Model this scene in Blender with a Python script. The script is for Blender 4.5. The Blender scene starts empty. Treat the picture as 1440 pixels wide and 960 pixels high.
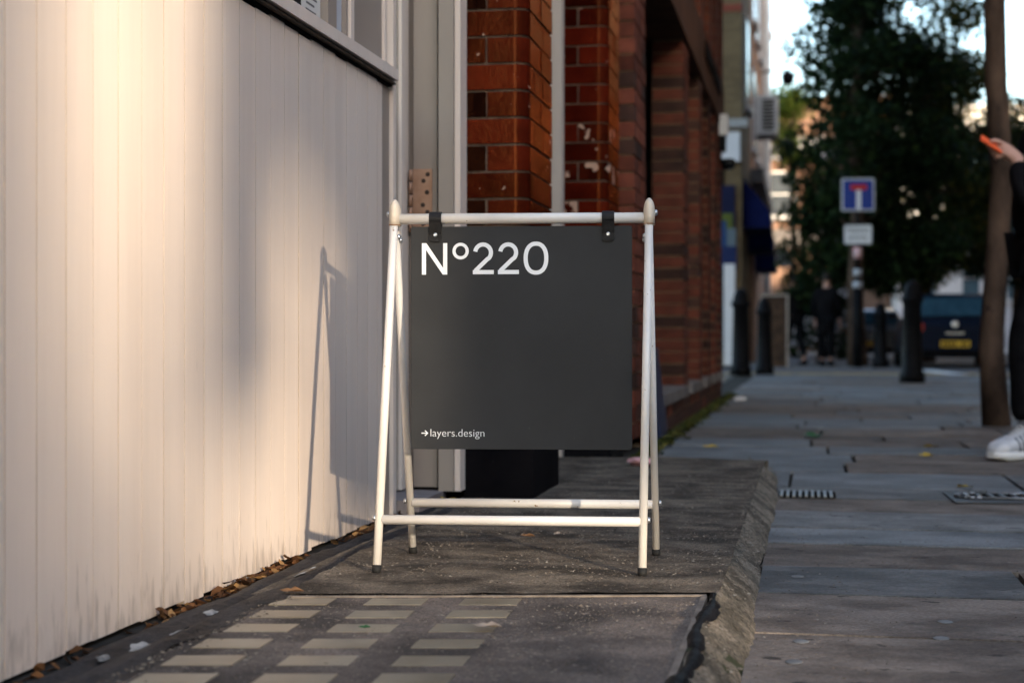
import bpy, bmesh, math, random
import numpy as np
from mathutils import Vector, Matrix, Euler
random.seed(7)
R = math.radians
S = bpy.context.scene
COL = S.collection

# ---------------------------------------------------------------- camera
YAW = 10.683
cam_d = bpy.data.cameras.new("camera")
cam = bpy.data.objects.new("camera", cam_d)
COL.objects.link(cam)
cam.location = (0, 0, 0.5)
cam.rotation_euler = (R(90), 0, R(YAW))
cam_d.sensor_width = 36
cam_d.lens = 55.0
cam_d.shift_y = -0.0014
cam_d.clip_start = 0.05
cam_d.clip_end = 600
cam_d.dof.use_dof = True
cam_d.dof.focus_distance = 3.05
cam_d.dof.aperture_fstop = 4.0
S.camera = cam

# ---------------------------------------------------------------- light
SUN_EL = R(10.0)
SUN_DIR = Vector((0.613, -0.790, math.tan(SUN_EL))).normalized()   # towards the sun
world = bpy.data.worlds.new("World")
S.world = world
world.use_nodes = True
wn = world.node_tree.nodes
sky = wn.new("ShaderNodeTexSky")
sky.sky_type = 'NISHITA'
sky.sun_disc = False
sky.sun_elevation = SUN_EL
sky.sun_rotation = math.atan2(0.613, -0.790)
sky.air_density = 1.0
sky.dust_density = 2.2
sky.ozone_density = 1.3
wn["Background"].inputs[1].default_value = 0.15
world.node_tree.links.new(sky.outputs[0], wn["Background"].inputs[0])
sun_d = bpy.data.lights.new("sun", 'SUN')
sun_d.energy = 2.0
sun_d.angle = R(1.3)
sun_d.color = (1.0, 0.82, 0.6)
sun = bpy.data.objects.new("sun", sun_d)
sun.rotation_euler = SUN_DIR.to_track_quat('Z', 'Y').to_euler()
sun.location = (12, -15, 8)
COL.objects.link(sun)
S.view_settings.view_transform = 'Standard'
S.view_settings.look = 'None'
S.view_settings.exposure = 2.82
S.view_settings.gamma = 1.0
S.cycles.max_bounces = 6

# ---------------------------------------------------------------- materials
MATS = {}
def mat(name, c1, c2=None, scale=6.0, rough=0.6, bump=0.0, bscale=60.0, stretch=(1, 1, 1), rnd=0.0,
        coat=0.0, metal=0.0, spec=None, rough_var=0.0, spots=None, emit=None, island=None, ramp=(0.35, 0.65), detail=6.0,
        bdist=0.004, stint=None, grain=None):
    """procedural material: two colours mixed by noise, fine relief, per-object variation, optional spots
    spots = (colour, noise scale, threshold, roughness)"""
    if name in MATS:
        return MATS[name]
    m = bpy.data.materials.new(name)
    m.use_nodes = True
    nt = m.node_tree; N = nt.nodes; L = nt.links
    p = N["Principled BSDF"]
    tc = N.new("ShaderNodeTexCoord")
    oi = N.new("ShaderNodeObjectInfo")
    mp = N.new("ShaderNodeMapping"); mp.inputs['Scale'].default_value = stretch
    add = N.new("ShaderNodeVectorMath"); add.operation = 'MULTIPLY_ADD'
    add.inputs[1].default_value = (17.0, 23.0, 31.0)
    cmb = N.new("ShaderNodeCombineXYZ")
    for k in range(3):
        L.new(oi.outputs['Random'], cmb.inputs[k])
    L.new(cmb.outputs[0], add.inputs[0]); L.new(tc.outputs['Object'], add.inputs[2])
    L.new(add.outputs[0], mp.inputs[0])
    nz = N.new("ShaderNodeTexNoise"); nz.inputs['Scale'].default_value = scale; nz.inputs['Detail'].default_value = detail
    nz.inputs['Roughness'].default_value = 0.6
    L.new(mp.outputs[0], nz.inputs['Vector'])
    cr = N.new("ShaderNodeValToRGB")
    cr.color_ramp.elements[0].position = ramp[0]; cr.color_ramp.elements[1].position = ramp[1]
    cr.color_ramp.elements[0].color = (*c1, 1); cr.color_ramp.elements[1].color = (*(c2 or c1), 1)
    L.new(nz.outputs['Fac'], cr.inputs[0])
    col = cr.outputs[0]
    if island:
        g = N.new("ShaderNodeNewGeometry")
        ir = N.new("ShaderNodeValToRGB")
        ir.color_ramp.interpolation = 'LINEAR'
        els = ir.color_ramp.elements
        els[0].color = (*island[0], 1); els[0].position = 0
        els[1].color = (*island[-1], 1); els[1].position = 1
        for i, c in enumerate(island[1:-1]):
            e = els.new((i + 1) / (len(island) - 1)); e.color = (*c, 1)
        L.new(g.outputs['Random Per Island'], ir.inputs[0])
        mx = N.new("ShaderNodeMix"); mx.data_type = 'RGBA'; mx.blend_type = 'MULTIPLY'
        mx.inputs[0].default_value = 1.0
        L.new(ir.outputs[0], mx.inputs[6]); L.new(col, mx.inputs[7])
        col = mx.outputs[2]
    if rnd:
        hs = N.new("ShaderNodeHueSaturation")
        mr = N.new("ShaderNodeMapRange")
        mr.inputs[3].default_value = 1 - rnd; mr.inputs[4].default_value = 1 + rnd
        L.new(oi.outputs['Random'], mr.inputs[0]); L.new(mr.outputs[0], hs.inputs['Value'])
        L.new(col, hs.inputs['Color']); col = hs.outputs[0]
    if grain:
        ng = N.new("ShaderNodeTexNoise"); ng.inputs['Scale'].default_value = grain[0]; ng.inputs['Detail'].default_value = 3; ng.inputs['Roughness'].default_value = 0.8
        L.new(mp.outputs[0], ng.inputs['Vector'])
        mg = N.new("ShaderNodeMapRange"); mg.inputs[1].default_value = 0.36; mg.inputs[2].default_value = 0.64
        mg.inputs[3].default_value = 1 - grain[1]; mg.inputs[4].default_value = 1 + grain[1]
        L.new(ng.outputs['Fac'], mg.inputs[0])
        hg_ = N.new("ShaderNodeHueSaturation"); L.new(col, hg_.inputs['Color']); L.new(mg.outputs[0], hg_.inputs['Value']); col = hg_.outputs[0]
    rsock = None
    if rough_var:
        mr2 = N.new("ShaderNodeMapRange")
        mr2.inputs[3].default_value = max(0.02, rough - rough_var); mr2.inputs[4].default_value = min(1, rough + rough_var)
        L.new(nz.outputs['Fac'], mr2.inputs[0]); rsock = mr2.outputs[0]
    if spots:
        sc, ss, th, sr = spots
        n2 = N.new("ShaderNodeTexNoise"); n2.inputs['Scale'].default_value = ss; n2.inputs['Detail'].default_value = 5
        L.new(mp.outputs[0], n2.inputs['Vector'])
        r2 = N.new("ShaderNodeValToRGB")
        r2.color_ramp.elements[0].position = th; r2.color_ramp.elements[1].position = th + 0.025
        L.new(n2.outputs['Fac'], r2.inputs[0])
        mx = N.new("ShaderNodeMix"); mx.data_type = 'RGBA'
        L.new(r2.outputs[0], mx.inputs[0]); L.new(col, mx.inputs[6]); mx.inputs[7].default_value = (*sc, 1)
        col = mx.outputs[2]
        mr3 = N.new("ShaderNodeMix")
        L.new(r2.outputs[0], mr3.inputs[0])
        if rsock: L.new(rsock, mr3.inputs[2])
        else: mr3.inputs[2].default_value = rough
        mr3.inputs[3].default_value = sr
        rsock = mr3.outputs[0]
    L.new(col, p.inputs['Base Color'])
    if rsock: L.new(rsock, p.inputs['Roughness'])
    else: p.inputs['Roughness'].default_value = rough
    p.inputs['Metallic'].default_value = metal
    p.inputs['Specular IOR Level'].default_value = 0.2 if spec is None else spec
    if stint: p.inputs['Specular Tint'].default_value = (*stint, 1)
    if coat:
        p.inputs['Coat Weight'].default_value = coat; p.inputs['Coat Roughness'].default_value = 0.06
    if bump:
        n3 = N.new("ShaderNodeTexNoise"); n3.inputs['Scale'].default_value = bscale; n3.inputs['Detail'].default_value = 8
        n3.inputs['Roughness'].default_value = 0.65
        L.new(mp.outputs[0], n3.inputs['Vector'])
        b = N.new("ShaderNodeBump"); b.inputs['Strength'].default_value = bump; b.inputs['Distance'].default_value = bdist
        L.new(n3.outputs['Fac'], b.inputs['Height']); L.new(b.outputs[0], p.inputs['Normal'])
        if coat: L.new(b.outputs[0], p.inputs['Coat Normal'])
    if emit:
        p.inputs['Emission Color'].default_value = (*emit[0], 1); p.inputs['Emission Strength'].default_value = emit[1]
    m["mapping"] = mp.name
    MATS[name] = m
    return m

def leaf_mat(name, cols, trans=0.35):
    m = bpy.data.materials.new(name); m.use_nodes = True
    N = m.node_tree.nodes; L = m.node_tree.links
    p = N["Principled BSDF"]; p.inputs['Roughness'].default_value = 0.6; p.inputs['Specular IOR Level'].default_value = 0.08
    g = N.new("ShaderNodeNewGeometry"); ir = N.new("ShaderNodeValToRGB")
    els = ir.color_ramp.elements
    els[0].color = (*cols[0], 1); els[0].position = 0; els[1].color = (*cols[-1], 1); els[1].position = 1
    for i, c in enumerate(cols[1:-1]):
        e = els.new((i + 1) / (len(cols) - 1)); e.color = (*c, 1)
    L.new(g.outputs['Random Per Island'], ir.inputs[0]); L.new(ir.outputs[0], p.inputs['Base Color'])
    t = N.new("ShaderNodeBsdfTranslucent"); L.new(ir.outputs[0], t.inputs[0])
    mx = N.new("ShaderNodeMixShader"); mx.inputs[0].default_value = trans
    L.new(p.outputs[0], mx.inputs[1]); L.new(t.outputs[0], mx.inputs[2])
    L.new(mx.outputs[0], N["Material Output"].inputs[0])
    return m

def brick_mat(name, c1, c2, mortar, axis='X', scale=1.0, rough=0.85):
    """brick pattern for walls too far away to tell bricks apart; axis = horizontal world axis of the wall"""
    m = bpy.data.materials.new(name); m.use_nodes = True
    N = m.node_tree.nodes; L = m.node_tree.links; p = N["Principled BSDF"]
    tc = N.new("ShaderNodeTexCoord"); sp = N.new("ShaderNodeSeparateXYZ"); cm = N.new("ShaderNodeCombineXYZ")
    L.new(tc.outputs['Object'], sp.inputs[0])
    L.new(sp.outputs[axis], cm.inputs[0]); L.new(sp.outputs['Z'], cm.inputs[1])
    b = N.new("ShaderNodeTexBrick")
    b.inputs['Color1'].default_value = (*c1, 1); b.inputs['Color2'].default_value = (*c2, 1); b.inputs['Mortar'].default_value = (*mortar, 1)
    b.inputs['Scale'].default_value = 1.0 * scale; b.inputs['Brick Width'].default_value = 0.225; b.inputs['Row Height'].default_value = 0.075
    b.inputs['Mortar Size'].default_value = 0.006; b.inputs['Bias'].default_value = 0.0
    L.new(cm.outputs[0], b.inputs['Vector'])
    n = N.new("ShaderNodeTexNoise"); n.inputs['Scale'].default_value = 1.3; n.inputs['Detail'].default_value = 6
    L.new(tc.outputs['Object'], n.inputs['Vector'])
    mr = N.new("ShaderNodeMapRange"); mr.inputs[3].default_value = 0.6; mr.inputs[4].default_value = 1.35
    L.new(n.outputs['Fac'], mr.inputs[0])
    hs = N.new("ShaderNodeHueSaturation"); L.new(b.outputs['Color'], hs.inputs['Color']); L.new(mr.outputs[0], hs.inputs['Value'])
    L.new(hs.outputs[0], p.inputs['Base Color']); p.inputs['Roughness'].default_value = rough; p.inputs['Specular IOR Level'].default_value = 0.1
    bp = N.new("ShaderNodeBump"); bp.inputs['Strength'].default_value = 0.5; bp.inputs['Distance'].default_value = 0.005
    inv = N.new("ShaderNodeMath"); inv.operation = 'SUBTRACT'; inv.inputs[0].default_value = 1
    L.new(b.outputs['Fac'], inv.inputs[1]); L.new(inv.outputs[0], bp.inputs['Height']); L.new(bp.outputs[0], p.inputs['Normal'])
    return m

# ---------------------------------------------------------------- mesh helpers
def link(name, me, parent=None, loc=None, rot=None):
    o = bpy.data.objects.new(name, me)
    COL.objects.link(o)
    if parent: o.parent = parent
    if loc is not None: o.location = loc
    if rot is not None: o.rotation_euler = rot
    return o

def tag(o, label=None, cat=None, group=None, kind=None):
    if label: o["label"] = label
    if cat: o["category"] = cat
    if group: o["group"] = group
    if kind: o["kind"] = kind
    return o

def thing(name, label, cat, loc=(0, 0, 0), rz=0.0, group=None):
    o = bpy.data.objects.new(name, None); COL.objects.link(o)
    o.empty_display_size = 0.1
    o.location = loc; o.rotation_euler = (0, 0, rz)
    return tag(o, label, cat, group)

class MB:
    def __init__(self): self.bm = bmesh.new()
    def box(self, lo, hi, M=None):
        x0, y0, z0 = lo; x1, y1, z1 = hi
        vs = [self.bm.verts.new(v) for v in ((x0,y0,z0),(x1,y0,z0),(x1,y1,z0),(x0,y1,z0),(x0,y0,z1),(x1,y0,z1),(x1,y1,z1),(x0,y1,z1))]
        for f in ((0,3,2,1),(4,5,6,7),(0,1,5,4),(1,2,6,5),(2,3,7,6),(3,0,4,7)):
            self.bm.faces.new([vs[i] for i in f])
        if M is not None: bmesh.ops.transform(self.bm, matrix=M, verts=vs)
        return vs
    def prism(self, pts, z0, z1, M=None):
        """polygon (counter-clockwise x,y) extruded along z"""
        n = len(pts)
        a = [self.bm.verts.new((x, y, z0)) for x, y in pts]; b = [self.bm.verts.new((x, y, z1)) for x, y in pts]
        self.bm.faces.new(a[::-1]); self.bm.faces.new(b)
        for i in range(n):
            self.bm.faces.new((a[i], a[(i+1) % n], b[(i+1) % n], b[i]))
        if M is not None: bmesh.ops.transform(self.bm, matrix=M, verts=a + b)
        return a + b
    def tube(self, pts, rad, n=12, cap=True):
        pts = [Vector(p) for p in pts]
        rads = rad if isinstance(rad, (list, tuple)) else [rad] * len(pts)
        rings = []
        t0 = (pts[1] - pts[0]).normalized()
        up = Vector((0, 0, 1)) if abs(t0.z) < 0.9 else Vector((1, 0, 0))
        u = t0.cross(up).normalized()
        for i, p in enumerate(pts):
            t = (pts[min(i+1, len(pts)-1)] - pts[max(i-1, 0)]).normalized()
            u = (u - t * u.dot(t)).normalized(); v = t.cross(u)
            rings.append([self.bm.verts.new(p + (u * math.cos(2*math.pi*k/n) + v * math.sin(2*math.pi*k/n)) * rads[i]) for k in range(n)])
        for a, b in zip(rings, rings[1:]):
            for k in range(n):
                f = self.bm.faces.new((a[k], a[(k+1) % n], b[(k+1) % n], b[k])); f.smooth = True
        if cap:
            self.bm.faces.new(rings[0][::-1]); self.bm.faces.new(rings[-1])
        return self
    def lathe(self, prof, n=20, M=None):
        """(r, z) profile turned about z"""
        rings = []; vs = []
        for r, z in prof:
            ring = [self.bm.verts.new((max(r, 1e-4)*math.cos(2*math.pi*k/n), max(r, 1e-4)*math.sin(2*math.pi*k/n), z)) for k in range(n)]
            rings.append(ring); vs += ring
        for a, b in zip(rings, rings[1:]):
            for k in range(n):
                f = self.bm.faces.new((a[k], a[(k+1) % n], b[(k+1) % n], b[k])); f.smooth = True
        self.bm.faces.new(rings[0][::-1]); self.bm.faces.new(rings[-1])
        if M is not None: bmesh.ops.transform(self.bm, matrix=M, verts=vs)
        return self
    def loft(self, rings, cap=True, smooth=True):
        rr = [[self.bm.verts.new(v) for v in r] for r in rings]
        n = len(rr[0])
        for a, b in zip(rr, rr[1:]):
            for k in range(n):
                f = self.bm.faces.new((a[k], a[(k+1) % n], b[(k+1) % n], b[k])); f.smooth = smooth
        if cap:
            self.bm.faces.new(rr[0][::-1]); self.bm.faces.new(rr[-1])
        return self
    def bevel(self, w, seg=1, angle=30):
        es = [e for e in self.bm.edges if len(e.link_faces) == 2 and e.calc_face_angle(0) > R(angle)]
        bmesh.ops.bevel(self.bm, geom=es, offset=w, segments=seg, profile=0.5, affect='EDGES', clamp_overlap=True)
        return self
    def mesh(self, name, m=None):
        bmesh.ops.recalc_face_normals(self.bm, faces=self.bm.faces)
        me = bpy.data.meshes.new(name); self.bm.to_mesh(me); self.bm.free()
        if m: me.materials.append(m)
        return me
    def build(self, name, m, parent=None, loc=None, rot=None):
        return link(name, self.mesh(name, m), parent, loc, rot)

def B(name, lo, hi, m, parent=None, bev=0.0, seg=1):
    b = MB(); b.box(lo, hi)
    if bev: b.bevel(bev, seg)
    return b.build(name, m, parent)

def rnd_mesh(name, verts, faces, m):
    me = bpy.data.meshes.new(name); me.from_pydata(verts, [], faces); me.update()
    me.materials.append(m); return me

# shared materials
cream = mat("cream_paint", (0.66, 0.562, 0.495), (0.72, 0.62, 0.55), scale=2.2, rough=0.42, bump=0.25, bscale=40, stretch=(1, 6, 0.35),
            spots=((0.22, 0.17, 0.13), 42, 0.80, 0.8), bdist=0.002)
cream2 = mat("taupe_paint", (0.26, 0.215, 0.185), (0.31, 0.26, 0.222), scale=3, rough=0.45, bump=0.2, bscale=50, stretch=(1, 1, 0.3),
             spots=((0.16, 0.12, 0.1), 30, 0.79, 0.8), bdist=0.002)
black_p = mat("black_paint", (0.004, 0.004, 0.005), (0.008, 0.008, 0.009), scale=8, rough=0.5, spec=0.06)
black_m = mat("black_matt", (0.004, 0.004, 0.005), (0.008, 0.007, 0.007), scale=8, rough=0.9, spec=0.04)
glass_d = mat("dark_glass", (0.003, 0.003, 0.004), (0.005, 0.005, 0.006), scale=2, rough=0.1, spec=0.12)
mortar_m = mat("mortar", (0.30, 0.25, 0.20), (0.42, 0.36, 0.29), scale=20, rough=0.95, bump=0.6, bscale=150)
steel = mat("steel", (0.45, 0.47, 0.5), (0.55, 0.57, 0.6), scale=20, rough=0.3, metal=0.9)

#==================================================================== GROUND
ground_m = mat("ground_asphalt", (0.045, 0.045, 0.047), (0.065, 0.063, 0.062), scale=2, rough=0.9, bump=0.4, bscale=90)
g = B("ground", (-250, -200, -0.5), (250, 350, -0.16), ground_m); tag(g, kind='structure')
road = B("road", (2.45, -60, -0.155), (7.6, 22.6, -0.10), ground_m); tag(road, kind='structure')
road_m2 = mat("crossing_asphalt", (0.10, 0.095, 0.10), (0.15, 0.14, 0.145), scale=3, rough=0.8, bump=0.4, bscale=90)
cr_ = B("crossing_road", (-60, 22.62, -0.155), (80, 28.4, -0.012), road_m2); tag(cr_, kind='structure')
rd2 = B("far_road", (1.65, 28.42, -0.155), (7.6, 64, -0.012), ground_m); tag(rd2, kind='structure')
yel = mat("yellow_line_paint", (0.50, 0.36, 0.12), (0.40, 0.30, 0.12), scale=14, rough=0.7, spots=((0.12, 0.11, 0.1), 9, 0.6, 0.8))
wht = mat("white_line_paint", (0.72, 0.72, 0.72), (0.6, 0.6, 0.6), scale=14, rough=0.7)
for i, y0 in enumerate((23.9, 24.5)):
    b = MB(); b.box((-40, y0, -0.0118), (60, y0 + 0.22, -0.007)); o = b.build("yellow_line", yel, cr_)
b = MB(); b.prism([(2.05, 23.9), (2.35, 23.9), (2.1, 27.6), (1.8, 27.6)], -0.0115, -0.006); b.build("white_line", wht, cr_)
far_pav_m = mat("far_paving", (0.14, 0.135, 0.135), (0.2, 0.19, 0.185), scale=1.5, rough=0.85, bump=0.3, bscale=60)
fp = B("far_pavement", (-1.27, 28.42, -0.155), (1.62, 64, 0.0), far_pav_m); tag(fp, kind='structure')
op = B("opposite_pavement", (7.65, -60, -0.155), (9.0, 64, 0.0), far_pav_m); tag(op, kind='structure')
kerb_m = mat("kerb_granite", (0.25, 0.24, 0.23), (0.33, 0.32, 0.31), scale=8, rough=0.8, bump=0.3, bscale=80)
kb = MB(); kb.box((2.31, -60, -0.156), (2.448, 22.45, 0.004)); kb.bevel(0.015, 2); tag(kb.build("kerb", kerb_m), kind='structure')
kb = MB(); kb.box((-3, 22.45, -0.156), (2.448, 22.615, 0.003)); kb.bevel(0.01, 2); tag(kb.build("dropped_kerb", kerb_m), kind='structure')

# near pavement: bed + individual flagstones
bed_m = mat("joint_sand", (0.012, 0.011, 0.010), (0.026, 0.024, 0.022), scale=30, rough=1.0)
pav = B("pavement", (-1.0, -3.0, -0.155), (2.305, 22.445, -0.014), bed_m); tag(pav, kind='structure')
flag_m = [mat("flagstone_grey", (0.078, 0.077, 0.076), (0.178, 0.174, 0.169), scale=5, rough=0.6, bump=0.8, bscale=26, stretch=(1, 1.5, 1), rnd=0.3, rough_var=0.18, spots=((0.035, 0.035, 0.038), 13, 0.66, 0.7), ramp=(.40, .62), detail=12, bdist=.008, grain=(140, .32)),
          mat("flagstone_blue", (0.074, 0.076, 0.079), (0.160, 0.164, 0.168), scale=4, rough=0.55, bump=0.8, bscale=26, stretch=(1, 1.5, 1), rnd=0.3, rough_var=0.18, spots=((0.17, 0.17, 0.165), 16, 0.68, 0.8), ramp=(.40, .62), detail=12, bdist=.008, grain=(140, .32)),
          mat("flagstone_brown", (0.092, 0.073, 0.061), (0.19, 0.157, 0.133), scale=5, rough=0.7, bump=0.9, bscale=26, stretch=(1, 1.5, 1), rnd=0.25, rough_var=0.15, spots=((0.05, 0.043, 0.038), 15, 0.65, 0.8), ramp=(.40, .62), detail=12, bdist=.008, grain=(140, .32))]
# course boundaries along the street, measured near the slab and then regular
ys = [-2.1, -1.68, -1.25, -0.85, -0.42, 0.0, 0.43, 0.86, 1.31, 1.78, 2.24, 2.70, 3.13, 3.52, 3.92, 4.24, 4.66, 5.05, 5.42, 6.05, 6.55, 7.02, 7.5]
while ys[-1] < 22.2: ys.append(ys[-1] + random.choice((0.40, 0.45, 0.5, 0.55)))
ys[-1] = 22.44
rs = random.Random(11)
pick = {8: 2, 9: 2, 10: 2, 11: 2, 12: 0, 13: 2, 14: 1, 15: 0, 16: 2, 17: 0, 18: 1}
for i in range(len(ys) - 1):
    y0, y1 = ys[i] + 0.008, ys[i+1] - 0.008
    xl = -0.104 if y1 < 5.8 else -0.72
    xs = [xl]
    if i == 12: xs += [0.44]      # the dark flag ending in a ragged joint
    if i == 11: xs += [0.93]
    while xs[-1] < 2.3:
        xs.append(xs[-1] + rs.uniform(0.62, 1.1))
    if len(xs) > 2 and 2.3 - xs[-2] < 0.3: xs.pop()
    xs[-1] = 2.3
    for x0, x1 in zip(xs, xs[1:]):
        m = flag_m[pick[i]] if (i in pick and x0 < 0.4) else rs.choice(flag_m)
        b = MB(); cx, cy = (x0 + x1) / 2, (y0 + y1) / 2
        hx, hy = (x1 - x0) / 2 - 0.008, (y1 - y0) / 2
        sk = rs.uniform(-0.004, 0.004)
        b.prism([(-hx + sk, -hy), (hx, -hy + sk), (hx - sk, hy), (-hx, hy - sk)], -0.012, 0.0); b.bevel(0.003, 1, 60)
        o = b.build("flagstone", m, pav, (cx, cy, rs.uniform(-0.0025, 0.002)), (rs.uniform(-.002, .002), rs.uniform(-.002, .002), 0))

# raised concrete forecourt in front of the shop
conc_m = mat("forecourt_concrete", (0.042, 0.034, 0.027), (0.165, 0.135, 0.105), scale=6, rough=0.85, bump=1.0, bscale=60, stretch=(1.2, 1.6, 1), rough_var=0.15,
             spots=((0.27, 0.23, 0.18), 60, 0.655, 0.9), detail=12, bdist=0.012, ramp=(0.40, 0.62), grain=(150, 0.55))
panel_m = mat("pavement_light_concrete", (0.046, 0.039, 0.036), (0.175, 0.142, 0.122), scale=4.5, rough=0.8, bump=0.9, bscale=80, rough_var=0.2,
              spots=((0.24, 0.20, 0.165), 75, 0.665, 0.9), detail=12, ramp=(0.39, 0.63), bdist=0.006, grain=(210, 0.45))
edge_m = mat("edge_mortar", (0.085, 0.073, 0.056), (0.24, 0.20, 0.155), scale=9, rough=0.9, bump=1.0, bscale=70, bdist=0.014, ramp=(.4, .62), grain=(130, .5),
             spots=((0.05, 0.055, 0.03), 11, 0.62, 0.95))
fc = B("forecourt", (-1.5, 2.62, -0.15), (-0.72, 5.75, 0.0595), conc_m)      # replaced just below by a finer sheet
bpy.data.objects.remove(fc)
def seam_y(x): return 2.743 + (x + 0.158) * 0.208        # the seam runs across, a little skew
def top_patch(name, xs, yfun0, yfun1, z, m, parent=None, n=40, nz=0.0, seed=0):
    rr = random.Random(seed); vs = []; fs = []
    for j in range(n + 1):
        for i, x in enumerate(xs):
            a, b_ = yfun0(x), yfun1(x); y = a + (b_ - a) * j / n
            vs.append((x, y, z + rr.uniform(-nz, nz)))
    w = len(xs)
    for j in range(n):
        for i in range(w - 1):
            k = j * w + i; fs.append((k, k+1, k+1+w, k+w))
    return link(name, rnd_mesh(name, vs, fs, m), parent)
XS = [-0.895 + (0.745) * i / 12 for i in range(13)]
fore = thing("forecourt", None, None); tag(fore, kind='structure')
top_patch("rear_slab", [-0.95 + 0.80*i/14 for i in range(15)], lambda x: seam_y(x) + 0.006, lambda x: 5.86 + 0.05*math.sin(x*9), 0.06, conc_m, fore, n=60, nz=0.0012, seed=3)
top_patch("front_slab", [-0.90 + 0.725*i/14 for i in range(15)], lambda x: 0.2, lambda x: seam_y(x) - 0.009, 0.056, panel_m, fore, n=50, nz=0.0005, seed=4)
b = MB()                                                # pale lip along the seam and down the right-hand side of the panel
b.prism([(-0.90, seam_y(-.9)-0.014), (-0.172, seam_y(-.172)-0.014), (-0.172, seam_y(-.172)-0.003), (-0.90, seam_y(-.9)-0.003)], 0.03, 0.0585)
lipm = mat("lip_concrete", (0.13, 0.107, 0.088), (0.24, 0.20, 0.165), scale=25, rough=0.85, bump=0.5, bscale=90)
b.build("panel_lip", lipm, fore)
b = MB(); b.prism([(-0.180, 0.2), (-0.170, 0.2), (-0.170, seam_y(-.17)-0.016), (-0.180, seam_y(-.18)-0.016)], 0.03, 0.0582); b.build("panel_lip", lipm, fore)
b = MB(); b.box((-1.3, 0.15, -0.15), (-0.16, 5.80, 0.04)); b.build("slab_base", bed_m, fore)
# rough mortar fillet down to the pavement
rr = random.Random(5)
vs, fs = [], []
NS = 260
wob = [0.0] * (NS + 1)
for j in range(NS + 1):
    wob[j] = 0.006*math.sin(j*0.07) + 0.004*math.sin(j*0.23+1) + rr.uniform(-0.002, 0.002)
for j in range(NS + 1):
    t = j / NS; y = 0.2 + t * 5.72
    xt = -0.168 + 0.5*wob[j]; xb = -0.094 + wob[j]
    if y > 5.5:
        k = (y - 5.5) / 0.42; xt -= 0.05*k*k; xb -= 0.03*k*k
    for i in range(9):
        s_ = i / 8.0
        z = 0.0600 * (1 - max(0, s_ - .12)/.88) ** 0.85 - (0.002 if i == 0 else 0) if s_ < 1 else -0.004
        z += (0.0 if i in (0, 8) else rr.uniform(-0.0028, 0.0028))
        vs.append((xt + (xb - xt) * s_ + rr.uniform(-.002, .002), y, max(z, -0.004)))
for j in range(NS):
    for i in range(8):
        k = j * 9 + i; fs.append((k, k+1, k+10, k+9))
me = rnd_mesh("edge_fillet", vs, fs, edge_m)
for p_ in me.polygons: p_.use_smooth = True
link("edge_fillet", me, fore)
vs, fs = [], []                                         # fillet across the far end of the slab
for j in range(61):
    x = -1.0 + 0.86 * j / 60; yo = 5.86 + 0.05*math.sin(x*9)
    for i in range(5):
        s_ = i / 4; vs.append((x, yo + 0.06*s_ + rr.uniform(-.004, .004), max(0.06 * (1 - s_), -0.003) + (rr.uniform(-.004, .004) if 0 < i < 4 else 0)))
for j in range(60):
    for i in range(4):
        k = j*5+i; fs.append((k, k+5, k+6, k+1))
link("edge_fillet", rnd_mesh("edge_fillet", vs, fs, edge_m), fore)
# bitumen smeared in the crack on the right
tar_m = mat("bitumen", (0.003, 0.003, 0.004), (0.010, 0.010, 0.012), scale=14, spec=0.05, rough=0.4, bump=0.9, bscale=28, rough_var=0.2, bdist=0.01)
rr = random.Random(9)
vs, fs = [], []
NT = 80
for j in range(NT + 1):
    y = 0.3 + (2.72 - 0.3) * j / NT
    w = 0.012 + 0.006*math.sin(j*0.7) + rr.uniform(-0.004, 0.005)
    if 46 < j < 49 or 63 < j < 65: w = 0.003
    c_ = -0.160 + 0.006*math.sin(j*0.43)
    for i in range(5):
        s_ = i / 4 - 0.5
        vs.append((c_ + 2*w*s_, y, 0.0612 + 0.005*(0.25 - s_*s_)*4 * (w/0.014) + rr.uniform(-.0008, .0008) - (0.006 if i in (0, 4) else 0)))
for j in range(NT):
    for i in range(4):
        k = j*5+i; fs.append((k, k+1, k+6, k+5))
me = rnd_mesh("tar_seam", vs, fs, tar_m)
for p_ in me.polygons: p_.use_smooth = True
link("tar_seam", me, fore)
# glass pavement lights: three columns, slightly skew rows
glass_b = mat("pavement_light_glass", (0.145, 0.122, 0.088), (0.25, 0.215, 0.16), scale=12, rough=0.35, bump=0.15, bscale=30, rnd=0.12, rough_var=0.12,
              spots=((0.11, 0.095, 0.078), 30, 0.70, 0.8))
ex = Vector((0.9827, 0.1854)); ey = Vector((-0.0398, 0.9992))
P0 = Vector((-0.885, 2.503))
b = MB(); c4 = [(0, 0), (0.099, 0), (0.099, 0.0), (0, 0)]
q = [ex*0 + ey*0, ex*0.0975, ex*0.0975 + ey*0.066, ey*0.066]
b.prism([(p.x, p.y) for p in q], -0.02, 0.0); b.bevel(0.0015, 1, 60)
gb_me = b.mesh("glass_block", glass_b)
for c in range(3):
    for r_ in range(19):
        p = P0 + ex*(0.1575*c) - ey*(0.1235*r_)
        if p.x < -0.89: continue
        o = link("glass_block", gb_me, fore, (p.x + rs.uniform(-.003, .003), p.y + rs.uniform(-.002, .002), 0.0572 + rs.uniform(-.0008, .0006)), (0, 0, rs.uniform(-.01, .01)))
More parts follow.
